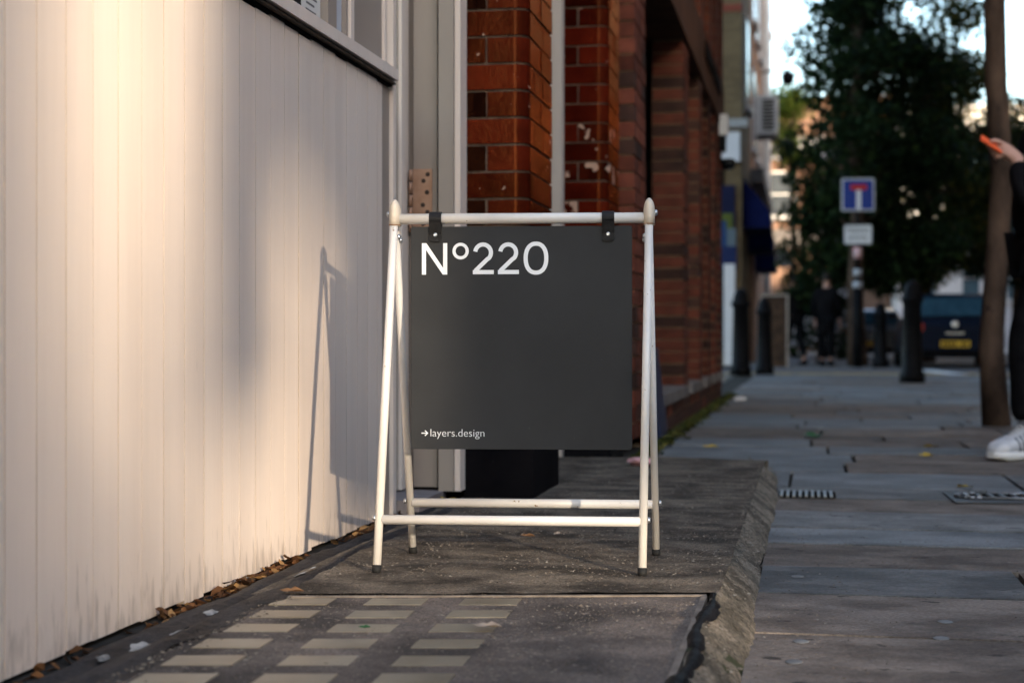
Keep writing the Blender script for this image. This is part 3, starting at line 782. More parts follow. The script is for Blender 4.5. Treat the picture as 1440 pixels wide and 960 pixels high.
for sx in (-1, 1):
    legs = [leg(sx, True), leg(sx, False)]
    b = MB(); z0 = 0.664                           # moulded cap over both tube ends
    prof = []
    for k in range(7):
        a = R(90) * k / 6
        prof.append((math.cos(a), z0 + 0.026 + 0.027*math.sin(a)))
    rings = []
    for (s_, z) in [(1.0, z0), (1.0, z0 + 0.02)] + prof:
        s2 = max(s_, 0.08)
        rings.append([Vector((sx*HW + 0.0112*s2*math.cos(t), -0.001 + 0.0215*s2*math.sin(t), z)) for t in [2*math.pi*i/20 for i in range(20)]])
    b.loft(rings); cp = b.build("end_cap", capm, ab)
    b = MB(); b.tube([(sx*HW + 0.0115*math.cos(t), -0.001 + 0.0219*math.sin(t), z0 + 0.002) for t in [2*math.pi*i/20 for i in range(21)]], 0.0009, 6)
    link("cap_seam", b.mesh("cap_seam", mat("rust_line", (0.25, 0.13, 0.07), rough=0.8)), cp)
    # bolts
    for (yy, zz) in ((-0.014, 0.642), (0.012, 0.637)):
        b = MB(); b.lathe([(0.0058, 0), (0.0058, 0.002), (0.0048, 0.0042), (0.002, 0.0052)], 12, Matrix.Translation((sx*HW - sx*0.008, yy, zz)) @ Matrix.Rotation(R(-90*sx), 4, 'Y'))
        b.build("bolt", steel, ab)
    b = MB(); b.lathe([(0.0062, 0), (0.0062, 0.003), (0.004, 0.006)], 12, Matrix.Translation((sx*(HW + 0.0108), -0.001, 0.688)) @ Matrix.Rotation(R(90*sx), 4, 'Y')); b.build("bolt", steel, ab)
    for fy, zz in ((-0.117, 0.101), (0.119, 0.109)):
        b = MB(); b.lathe([(0.0058, 0), (0.0058, 0.003), (0.004, 0.006)], 12, Matrix.Translation((sx*(HW + 0.0076) + (-.0122 if fy < 0 else .0134), fy, zz)) @ Matrix.Rotation(R(90*sx), 4, 'Y')); b.build("bolt", steel, ab)
b = MB(); b.tube([(-HW + .008, 0, 0.6785), (HW - .008, 0, 0.6785)], 0.0105, 18); b.build("top_bar", wp, ab)
b = MB(); b.tube([(-HW - .007, -0.118, 0.098), (HW - .018, -0.118, 0.098)], 0.0092, 18); b.build("crossbar", wp, ab)
b = MB(); b.tube([(-HW + .018, 0.119, 0.106), (HW + .008, 0.119, 0.106)], 0.0092, 18); b.build("crossbar", wp, ab)
# sign panel
pan_m = mat("charcoal_panel", (0.025, 0.0258, 0.0272), (0.034, 0.035, 0.0368), scale=4, detail=9, rough=0.7, spec=0.25, bump=0.06, bscale=120, spots=((0.045, 0.045, 0.045), 120, 0.73, 0.7))
PX0, PX1, PZ0, PZ1 = -0.2185, 0.2175, 0.2245, 0.6630
def rrect(x0, z0, x1, z1, r, n=5):
    pts = []
    for cx, cz, a0 in ((x1 - r, z0 + r, -90), (x1 - r, z1 - r, 0), (x0 + r, z1 - r, 90), (x0 + r, z0 + r, 180)):
        for k in range(n + 1):
            a = R(a0 + 90*k/n); pts.append((cx + r*math.cos(a), cz + r*math.sin(a)))
    return pts
RX = Matrix.Rotation(R(90), 4, 'X')          # x,y,z -> x,-z,y : a prism drawn in x,z
b = MB(); b.prism(rrect(PX0, PZ0, PX1, PZ1, 0.005), -0.003, 0.003, RX); b.bevel(0.0006, 1, 50)
panel = b.build("sign_panel", pan_m, ab)
let_m = mat("white_lettering", (0.86, 0.88, 0.90), rough=0.6)
FRONT = -0.0031
def stroke(bm, pts, w, closed=False, y0=FRONT, t=0.0004):
    """flat stroke of width w along a 2-D path (x,z), as thin raised geometry"""
    P = [Vector(p) for p in pts]; n = len(P); L_, R_ = [], []
    for i in range(n):
        a = P[i-1] if (i > 0 or closed) else None
        c = P[(i+1) % n] if (i < n-1 or closed) else None
        d1 = (P[i] - a).normalized() if a is not None else None
        d2 = (c - P[i]).normalized() if c is not None else None
        if d1 is None: d1 = d2
        if d2 is None: d2 = d1
        n1 = Vector((-d1.y, d1.x)); n2 = Vector((-d2.y, d2.x))
        mt = (n1 + n2); mt.normalize()
        k = w/2 / max(0.35, mt.dot(n1))
        L_.append(P[i] + mt*k); R_.append(P[i] - mt*k)
    vl = [bm.verts.new((p.x, y0 - t, p.y)) for p in L_]; vr = [bm.verts.new((p.x, y0 - t, p.y)) for p in R_]
    wl_ = [bm.verts.new((p.x, y0, p.y)) for p in L_]; wr = [bm.verts.new((p.x, y0, p.y)) for p in R_]
    for i in range(n if closed else n-1):
        j = (i+1) % n
        bm.faces.new((vl[i], vl[j], vr[j], vr[i])); bm.faces.new((wl_[i], wl_[j], vl[j], vl[i])); bm.faces.new((vr[i], vr[j], wr[j], wr[i]))
    if not closed:
        for i in (0, n-1): bm.faces.new((vl[i], vr[i], wr[i], wl_[i]))
U = 1.397e-3 / 3.0             # one third-pixel of the photograph's board, in metres
LX, LZ = PX0 - 24*U, PZ1      # origin of the drawing
def q(x, y): return (LX + x*U, LZ + (2 - y)*U)     # drawing coordinates (x right, y down)
def glyph(fn):
    b = MB(); fn(b.bm); return b.build("letter", let_m, None)
SW = 17.5
def g_N(bm):
    pts = [(71, 205), (71, 72), (90, 72), (161.5, 177), (161.5, 72), (179, 72), (179, 205), (160, 205), (88.5, 100), (88.5, 205)]
    f = [bm.verts.new((q(*p)[0], FRONT - .0004, q(*p)[1])) for p in pts]; k = [bm.verts.new((q(*p)[0], FRONT, q(*p)[1])) for p in pts]
    bm.faces.new(f)
    for i in range(len(pts)): bm.faces.new((f[i], f[(i+1) % len(pts)], k[(i+1) % len(pts)], k[i]))
def ell(cx, cy, rx, ry, p=2.0, n=48):
    out = []
    for i in range(n):
        a = 2*math.pi*i/n; c_, s_ = math.cos(a), math.sin(a)
        out.append(q(cx + rx*math.copysign(abs(c_)**(2/p), c_), cy + ry*math.copysign(abs(s_)**(2/p), s_)))
    return out
def two(dx):
    def f(bm):
        pts = []
        cx, cy, r1 = 331.5 + dx, 113, 33.5
        for k in range(0, 19):
            a = R(188 + (360 + 42 - 188) * k / 18); pts.append((cx + r1*math.cos(a), cy + 34.5*math.sin(a)))
        pts += [(303 + dx, 184), (299 + dx, 195.5)]
        path = [q(*p) for p in pts[:-1]]
        stroke(bm, path[:-1] + [q(349 + dx, 141), q(298 + dx, 190)], SW*U)
        stroke(bm, [q(288 + dx, 195.2), q(377 + dx, 195.2)], SW*U, y0=FRONT, t=0.00045)
    return f
word = [glyph(g_N), glyph(lambda bm: stroke(bm, ell(236, 106, 28, 28.5), 13.5*U, True)), glyph(two(0)), glyph(two(106.5)), glyph(lambda bm: stroke(bm, ell(555.5, 137, 43.5, 61, 2.25), SW*U, True))]
for o in word: o.parent = panel
b = MB(); stroke(b.bm, [q(69, 876), q(94, 876)], 4.2*U); stroke(b.bm, [q(84, 865), q(95.5, 876), q(84, 887)], 4.2*U, t=0.00045)
b.build("arrow", let_m, panel)
def text_mesh(name, body, m, x0, z0, width, y0, parent, height=None, thin=0.0):
    cu = bpy.data.curves.new(name, 'FONT'); cu.body = body; cu.size = 1.0; cu.extrude = 0.0; cu.offset = thin
    to = bpy.data.objects.new(name, cu); COL.objects.link(to)
    dg = bpy.context.evaluated_depsgraph_get()
    me = bpy.data.meshes.new_from_object(to.evaluated_get(dg)); bpy.data.objects.remove(to)
    xs = [v.co.x for v in me.vertices]; k = width / (max(xs) - min(xs)); mn = min(xs)
    for v in me.vertices:
        x, y = v.co.x, v.co.y
        v.co = (x0 + (x - mn)*k, y0, z0 + y*(height or k))
    me.materials.clear(); me.materials.append(m)
    return link(name, me, parent)
text_mesh("small_lettering", "layers.design", let_m, q(108, 0)[0], q(0, 890)[1], 229*U, FRONT - .0003, panel, thin=-0.012)
# straps with rivets
leather = mat("black_leather", (0.008, 0.008, 0.009), (0.016, 0.015, 0.015), scale=30, rough=0.5, bump=0.4, bscale=140)
for sx in (-0.1695, 0.1705):
    b = MB(); w = 0.012
    path = [(-0.0052, 0.648)] + [(-0.0135 * math.cos(a), 0.6785 + 0.0128*math.sin(a)) for a in [R(-25 + 230*k/10) for k in range(11)]] + [(0.0052, 0.648)]
    path = [(-0.0056, 0.6475)] + [(-0.0128*math.cos(R(t)), 0.6785 + 0.0128*math.sin(R(t))) for t in range(-30, 211, 20)] + [(0.0056, 0.6475)]
    th = 0.0022; n = len(path); ring_o = []; 
    for i, (yy, zz) in enumerate(path):
        a = Vector(path[max(i-1, 0)]); c_ = Vector(path[min(i+1, n-1)]); d = (c_ - a).normalized(); nn = Vector((-d.y, d.x)) * th/2
        ring_o.append([Vector((sx - w, yy + nn.x, zz + nn.y)), Vector((sx + w, yy + nn.x, zz + nn.y)), Vector((sx + w, yy - nn.x, zz - nn.y)), Vector((sx - w, yy - nn.x, zz - nn.y))])
    b.loft(ring_o, smooth=False)
    # rounded tab end in front of the panel
    pts = [(sx - w, 0.650), (sx - w, 0.639)] + [(sx - w + 0.006 - 0.006*math.cos(R(t)), 0.639 - 0.006*math.sin(R(t))) for t in (30, 60, 90)] + [(sx + w - 0.006 + 0.006*math.sin(R(t)), 0.633 + 0.006 - 0.006*math.cos(R(t))) for t in (0, 30, 60, 90)] + [(sx + w, 0.650)]
    b.prism(pts, 0.0045, 0.0068, RX)
    st = b.build("strap", leather, ab)
    b = MB(); b.lathe([(0.0042, 0), (0.0042, 0.0012), (0.003, 0.0024), (0.0016, 0.0024), (0.0014, 0.001)], 16, Matrix.Translation((sx, -0.0068, 0.6465)) @ RX); link("rivet", b.mesh("rivet", steel), st)

#==================================================================== BUILDINGS AROUND THE STREET
win_l = mat("window_grey_glass", (0.03, 0.035, 0.04), (0.06, 0.07, 0.08), scale=1.5, rough=0.1)
frame_w = mat("white_frame", (0.6, 0.59, 0.57), rough=0.5)
def row_windows(bd, face, fixed, us, zs, w, h, gm, fm, sgn, depth=0.10):
    """windows with a frame and sill on a facade. face 'X': wall plane x=fixed facing sgn*x, us are y; face 'Y': plane y=fixed, us are x"""
    me = {}
    for u in us:
        for z in zs:
            def bx(name, du0, du1, dz0, dz1, a, b_, m, par):
                lo_n, hi_n = sorted((fixed + sgn*a, fixed + sgn*b_))
                lo = (lo_n, u + du0, z + dz0) if face == 'X' else (u + du0, lo_n, z + dz0)
                hi = (hi_n, u + du1, z + dz1) if face == 'X' else (u + du1, hi_n, z + dz1)
                mb = MB(); mb.box(lo, hi); bmesh.ops.translate(mb.bm, verts=mb.bm.verts, vec=-Vector(bd.location))
                return mb.build(name, m, par)
            f = bx("window", -w/2, w/2, 0, h, 0.002, 0.03, fm, bd)
            bx("pane", -w/2 + .07, w/2 - .07, .07, h/2 - .03, 0.031, 0.036, gm, f)
            bx("pane", -w/2 + .07, w/2 - .07, h/2 + .03, h - .07, 0.031, 0.036, gm, f)
            bx("sill", -w/2 - .08, w/2 + .08, -.10, -.002, 0.002, 0.12, fm, f)
def building(name, label, lo, hi, m, cat="building"):
    t = thing(name, label, cat, ((lo[0]+hi[0])/2, (lo[1]+hi[1])/2, lo[2]))
    mb = MB(); mb.box(lo, hi); bmesh.ops.translate(mb.bm, verts=mb.bm.verts, vec=-Vector(t.location)); mb.build("wall", m, t)
    mb = MB(); mb.box((lo[0]-.15, lo[1]-.15, hi[2] + .002), (hi[0]+.15, hi[1]+.15, hi[2] + .25)); bmesh.ops.translate(mb.bm, verts=mb.bm.verts, vec=-Vector(t.location)); mb.build("parapet", m, t)
    return t
def bpart(t, name, lo, hi, m, parent=None, bev=0.0):
    mb = MB(); mb.box(lo, hi)
    if bev: mb.bevel(bev)
    bmesh.ops.translate(mb.bm, verts=mb.bm.verts, vec=-Vector(t.location)); return mb.build(name, m, parent or t)
opp_m = brick_mat("opposite_brick", (0.30, 0.15, 0.09), (0.40, 0.22, 0.13), (0.4, 0.36, 0.3), 'Y')
end_m = mat("pale_render", (0.55, 0.48, 0.40), (0.62, 0.55, 0.47), scale=1, rough=0.9)
# unseen row across the road; near house low and notched to shape the sunlight
OC_Y = -10.45
pale_r = mat("pale_stucco", (0.60, 0.55, 0.50), (0.68, 0.63, 0.58), scale=1, rough=0.9)
ot = building("sun_mask_house", "unseen low stucco house across the road, shaped to pass sun patches", (9.0, -8.80, -0.1), (17, 6, 8.0), pale_r)
for lo, hi in (((9.0, OC_Y, -0.1), (17, -9.701, 2.63)), ((9.0, OC_Y, 2.631), (9.1, -9.701, 2.89)), ((9.0, -9.70, -0.1), (17, -8.801, 2.64)),
               ((9.0, OC_Y, 3.22), (9.1, -9.951, 3.80)), ((9.0, OC_Y, 3.801), (17, -9.681, 8.0)), ((9.0, -9.68, 2.96), (17, -8.801, 8.0)), ((11.9, OC_Y, 2.64), (17, -9.681, 3.80)), ((11.9, -9.68, 2.641), (17, -8.801, 2.959))):
    mb = MB(); mb.box(lo, hi); bmesh.ops.translate(mb.bm, verts=mb.bm.verts, vec=-Vector(ot.location)); mb.build("sun_mask_wall", pale_r, ot)  # wall pieces spaced so the sun passes through stepped openings
row_windows(ot, 'X', 9.0, [-6.5, -3.4, -.3, 2.8], (1.2, 4.6), 1.1, 1.7, win_l, frame_w, -1)
ot2 = building("terrace", "tall brown brick terrace across the road beyond the stucco corner house", (9.0, 6.02, -0.1), (17, 42, 17), opp_m)
row_windows(ot2, 'X', 9.0, [8 + 3.1*k for k in range(11)], (1.2, 4.6, 8.0, 11.4), 1.1, 1.7, win_l, frame_w, -1)
lt = building("low_terrace", "low brown brick terrace farther down across the road", (9.0, 42.02, -0.1), (17, 61.5, 5.5), opp_m)
row_windows(lt, 'X', 9.0, [44 + 3.1*k for k in range(6)], (1.2,), 1.1, 1.7, win_l, frame_w, -1)
eb = building("reflection_block", "unseen tall orange brick block added for reflection in the glazed piers", (12.3, 62, -0.1), (26, 76, 19), opp_m)  # unseen block added so its warm face mirrors in the glazed bricks
row_windows(eb, 'Y', 62, [14 + 2.6*k for k in range(4)], (7, 10.2, 13.4), 1.1, 1.8, win_l, frame_w, -1)
# unseen building added behind the camera to edge the sun streak
XB, YB = 11.5, -14.0
bb_ = building("sun_block_house", "unseen rendered house added behind the camera to block the sun", (3.5, -24, -0.1), (XB, YB, 9.5), end_m)
row_windows(bb_, 'Y', YB, [5, 7.5, 10], (1.2, 4.6), 1.1, 1.7, win_l, frame_w, 1)

# left of the street beyond the crossing
stock = brick_mat("stock_brick", (0.13, 0.09, 0.045), (0.19, 0.13, 0.065), (0.13, 0.10, 0.075), 'X', 1.0)
stock_y = brick_mat("stock_brick_side", (0.16, 0.095, 0.05), (0.21, 0.13, 0.07), (0.16, 0.12, 0.085), 'Y', 1.0)
XL = -1.27
sb = building("stock_brick_house", "yellow stock brick house with white shop sign and blue shopfront beyond the crossing", (-9, 31.25, 0), (XL, 36, 15), stock)
whiteb = mat("white_board", (0.62, 0.60, 0.60), (0.68, 0.66, 0.66), rough=0.6)
navy = mat("navy_shopfront", (0.002, 0.004, 0.025), (0.004, 0.007, 0.04), scale=2, rough=0.6, spec=0.15)
bpart(sb, "shop_sign", (-3.6, 31.10, 4.02), (-1.30, 31.248, 4.60), whiteb)
bpart(sb, "string_course", (-9, 31.12, 4.70), (-1.15, 31.247, 4.86), mat("grey_stone", (0.30, 0.29, 0.28), (0.38, 0.37, 0.35), rough=0.8))
bpart(sb, "red_band", (-9, 31.235, 7.0), (-1.262, 31.249, 7.15), mat("red_band", (0.2, 0.05, 0.03), rough=0.8))
bpart(sb, "shop_window", (-4.5, 31.20, 0.3), (-1.62, 31.246, 4.0), black_m)
bpart(sb, "shop_frieze", (-4.5, 31.14, 2.75), (-1.40, 31.199, 3.55), navy)
for k, (dx, dz, wd, hh, c) in enumerate(((-1.55, 2.45, .10, .55, (0.08, 0.10, 0.012)), (-1.47, 2.30, .09, .40, (0.10, 0.13, 0.15)), (-1.64, 2.35, .08, .5, (0.01, 0.04, 0.12)), (-1.57, 1.9, .2, .45, (0.006, 0.015, 0.07)))):
    bpart(sb, "mural_stroke", (dx - wd, 31.13 - .002*k, dz), (dx + wd, 31.139 - .002*k, dz + hh), mat("mural_paint_%s" % "abcd"[k], c, rough=0.6), bev=0.004)
bpart(sb, "pilaster", (-1.62, 31.12, 0), (-1.40, 31.245, 2.0), whiteb)
blue2 = mat("awning_blue", (0.003, 0.006, 0.045), (0.005, 0.009, 0.06), rough=0.8, spec=0.1)
for k in range(3):
    y0 = 31.6 + k*2.9
    b = MB(); b.prism([(XL + .004, 2.75), (XL + 0.55, 2.75), (XL + 0.55, 3.05), (XL + .004, 3.75)], y0, y0 + 2.3, Matrix(((1, 0, 0, 0), (0, 0, 1, 0), (0, 1, 0, 0), (0, 0, 0, 1))))
    bmesh.ops.translate(b.bm, verts=b.bm.verts, vec=(0, 0, -0.3*k))
    aw = b.build("awning", blue2); tag(aw, ("nearest dark blue shop awning on the yellow brick corner", "middle dark blue shop awning", "farthest and lowest dark blue shop awning")[k], "awning", "blue shop awnings down the left side")
row_windows(sb, 'X', XL, (33.6,), (5.4, 8.6, 11.6), 1.0, 1.9, win_l, frame_w, 1)
ob = building("orange_brick_house", "orange brick house with white framed windows left of the street", (-9, 36.01, 0), (XL, 45, 14.5), brick_mat("orange_brick", (0.34, 0.15, 0.07), (0.42, 0.2, 0.1), (0.3, 0.24, 0.18), 'Y'))
row_windows(ob, 'X', XL, (37.6, 40.0, 42.6), (5.0, 8.0, 11.0), 1.1, 1.9, win_l, frame_w, 1)
bpart(ob, "shopfront_panel", (XL + .003, 36.3, 0), (XL + .06, 44.6, 3.6), mat("pink_brown_render", (0.30, 0.19, 0.14), (0.38, 0.25, 0.18), rough=0.8))
bpart(ob, "cornice", (XL + .003, 36.02, 4.1), (XL + .3, 44.99, 4.4), stone)
rh = building("rendered_house", "pale rendered house with a white downpipe at the end of the left row", (-9, 45.01, 0), (XL, 57, 14.8), mat("pinkish_render", (0.42, 0.33, 0.28), (0.5, 0.4, 0.34), scale=2, rough=0.9))
row_windows(rh, 'X', XL, (47.5, 51, 54.5), (4.6, 7.8, 11.0), 1.1, 1.9, win_l, frame_w, 1)
b = MB(); b.tube([(XL + .12, 45.6, 0), (XL + .12, 45.6, 14.6)], 0.11, 10); dpm = mat("white_pipe", (0.55, 0.53, 0.5), (0.6, 0.58, 0.55), rough=0.5)
bmesh.ops.translate(b.bm, verts=b.bm.verts, vec=-Vector(rh.location)); b.build("downpipe", dpm, rh)
ac = thing("air_conditioner", "pale grey air conditioning unit with dark louvres hung on the left row", "air conditioner", (XL, 40.5, 5.72))
acm = mat("ac_casing", (0.50, 0.48, 0.46), (0.56, 0.54, 0.52), rough=0.5)
B("casing", (0.04, -0.35, 0), (0.54, 0.35, 0.98), acm, ac, 0.02)
for k in range(9): B("louvre", (0.15, -0.372, 0.10 + k*0.09), (0.45, -0.352, 0.145 + k*0.09), black_m, ac)
B("bracket", (0.003, -0.3, -0.08), (0.5, 0.3, -0.004), stone, ac)
hs = thing("hanging_sign", "small white square sign projecting from the left row", "sign", (XL, 33.0, 2.0))
B("sign_plate", (0.62, -0.02, 0.02), (0.92, 0.02, 0.36), whiteb, hs, 0.01)
B("bracket", (0.003, -0.012, 0.30), (0.62, 0.012, 0.33), black_p, hs)
for i, z in enumerate((7.9, 6.35)):
    sl_ = thing("street_lamp", ("upper black lantern on an arm over the left row", "lower black lantern on an arm over the left row")[i], "lamp", (XL, 44 + 3*i, z), 0, "black lanterns on the left row")
    b = MB(); b.tube([(0, 0, 0), (0.3, 0, 0.06), (0.75, 0, 0.05)], 0.03, 8); b.build("arm", black_p, sl_)
    b = MB(); b.lathe([(0.05, -0.35), (0.16, -0.3), (0.2, -0.05), (0.06, 0.05)], 12, Matrix.Translation((0.75, 0, 0))); b.build("lantern", black_p, sl_)
# end of the street
endb = building("end_brick_house", "pinkish brick house with white band closing the end of the street", (-6, 66, 0), (3.4, 76, 10.3), brick_mat("end_brick", (0.20, 0.11, 0.075), (0.26, 0.15, 0.10), (0.2, 0.16, 0.13), 'X'))
bpart(endb, "white_band", (-6, 65.85, 8.0), (3.4, 65.99, 8.9), whiteb); bpart(endb, "stone_band", (-6, 65.86, 4.3), (3.4, 65.99, 5.1), stone)
row_windows(endb, 'Y', 66, (-3.4, -1.0, 1.4), (5.6,), 1.1, 1.9, win_l, frame_w, -1)
eb2 = building("rear_reflection_block", "unseen taller orange brick block added behind the white house for reflections", (11.6, 76.3, 0), (26, 88, 24), opp_m)  # unseen, added to give the glazed bricks more orange to reflect
wb = building("white_house", "white painted house with tall dark windows at the right end of the street", (3.41, 62, 0), (12, 76, 9.2), mat("white_wall", (0.66, 0.64, 0.61), (0.72, 0.7, 0.67), scale=1, rough=0.8))
row_windows(wb, 'Y', 62, (4.5, 6.15, 7.8, 9.5, 11.1), (2.0, 4.3, 6.8), 0.75, 1.7, mat("teal_glass", (0.05, 0.09, 0.11), (0.08, 0.13, 0.15), rough=0.1), frame_w, -1)
bpart(wb, "rusticated_base", (3.45, 61.9, 0), (12, 61.995, 1.75), mat("white_base", (0.6, 0.6, 0.62), (0.68, 0.68, 0.7), rough=0.8))

#==================================================================== STREET FURNITURE
def bollard_mesh():
    b = MB(); b.lathe([(0.15, 0), (0.15, 0.10), (0.125, 0.13), (0.115, 0.5), (0.105, 0.92), (0.125, 0.95), (0.128, 1.0), (0.108, 1.03), (0.10, 1.08), (0.085, 1.14), (0.05, 1.18), (0.01, 1.195)], 20)
    return b.mesh("post", black_p)
bme = bollard_mesh()
rim = MB(); rim.lathe([(0.129, 0.0), (0.134, 0.02), (0.129, 0.04)], 20); rim_me = rim.mesh("collar", black_p)
for i, (x, y, lb, sc) in enumerate(((-0.92, 22.3, "black cast iron bollard at the brick corner on the left", 1.03), (1.21, 18.9, "large black cast iron bollard in front of the parked car", 1.0), (1.30, 28.95, "distant black bollard between the sign post and the car", 0.98), (-0.62, 23.4, "black bollard half hidden beside the left corner bollard", 0.95))):
    t = thing("bollard", lb, "bollard", (x, y, 0.001 if i != 3 else -0.012), 0, "black cast iron bollards at the crossing"); t.scale = (sc,)*3
    link("post", bme, t); link("collar", rim_me, t, (0, 0, 0.955))
cab = thing("utility_cabinet", "rust brown street cabinet with pale edging near the left shops", "cabinet", (-0.596, 29.4, 0.0))
rm = mat("rust_brown", (0.02, 0.011, 0.007), (0.08, 0.042, 0.022), scale=7, rough=0.7, bump=0.2, bscale=20)
B("body", (-0.22, -0.13, 0), (0.22, 0.17, 1.30), rm, cab, 0.02)
pe = mat("pale_edge", (0.30, 0.25, 0.21), (0.38, 0.32, 0.27), rough=0.6)
B("side_rail", (-0.255, -0.16, 0), (-0.222, -0.10, 1.345), pe, cab, 0.008); B("side_rail", (0.222, -0.16, 0), (0.255, -0.10, 1.345), pe, cab, 0.008)
B("top_rail", (-0.221, -0.16, 1.31), (0.221, -0.10, 1.344), pe, cab, 0.008); B("lid", (-0.26, -0.09, 1.302), (0.26, 0.2, 1.36), black_p, cab, 0.01)
# no-through-road sign
sg = thing("road_sign", "blue square dead end road sign with white plate on a stickered black post", "road sign", (0.901, 29.07, 0), R(6))
b = MB(); b.tube([(0, 0, 0), (0, 0, 1.5)], 0.085, 14); b.tube([(0, 0, 1.5), (0, 0, 3.35)], 0.038, 12); b.build("post", black_p, sg)
sblue = mat("sign_blue", (0.004, 0.035, 0.24), (0.005, 0.04, 0.27), rough=0.35); swht = mat("sign_white", (0.75, 0.75, 0.76), rough=0.4); sred = mat("sign_red", (0.5, 0.02, 0.02), rough=0.4); sgrey = mat("sign_grey", (0.35, 0.36, 0.38), rough=0.5)
def plate(name, w, h, z, y, m, par, r=0.03, dx=0.0, th=0.004):
    b = MB(); b.prism(rrect(-w/2 + dx, z - h/2, w/2 + dx, z + h/2, r), -y, -y + th, RX); return b.build(name, m, par)
sp = plate("sign_plate", 0.60, 0.60, 3.13, -0.05, sgrey, sg, 0.04)
plate("border", 0.575, 0.575, 3.13, -0.0545, swht, sp, 0.035); plate("field", 0.535, 0.535, 3.13, -0.059, sblue, sp, 0.03)
plate("stem", 0.085, 0.36, 3.05, -0.0635, swht, sp, 0.005, 0.01); plate("bar", 0.29, 0.10, 3.265, -0.068, sred, sp, 0.02, 0.01)
pl = plate("supplementary_plate", 0.50, 0.35, 2.41, -0.05, sgrey, sg, 0.03)
plate("white_field", 0.475, 0.325, 2.41, -0.0545, swht, pl, 0.025)
tm = mat("sign_ink", (0.02, 0.02, 0.022), rough=0.6)
text_mesh("text_line", "Pedestrian", tm, -0.19, 2.45, 0.38, -0.0600, pl, 0.14); text_mesh("text_line", "priority", tm, -0.165, 2.32, 0.33, -0.0600, pl, 0.14)
for z, h, m in ((2.08, 0.20, mat("sticker_pink", (0.65, 0.5, 0.5), (0.7, 0.3, 0.3), scale=14, rough=0.5)), (1.72, 0.13, mat("sticker_white", (0.6, 0.62, 0.66), (0.3, 0.3, 0.32), scale=18, rough=0.5)), (1.50, 0.12, mat("sticker_grey", (0.55, 0.57, 0.62), (0.2, 0.2, 0.22), scale=18, rough=0.5))):
    b = MB(); b.lathe([(0.075 if z > 1.5 else .088, z - h/2), (0.075 if z > 1.5 else .088, z + h/2)], 14); b.build("sticker", m, sg)

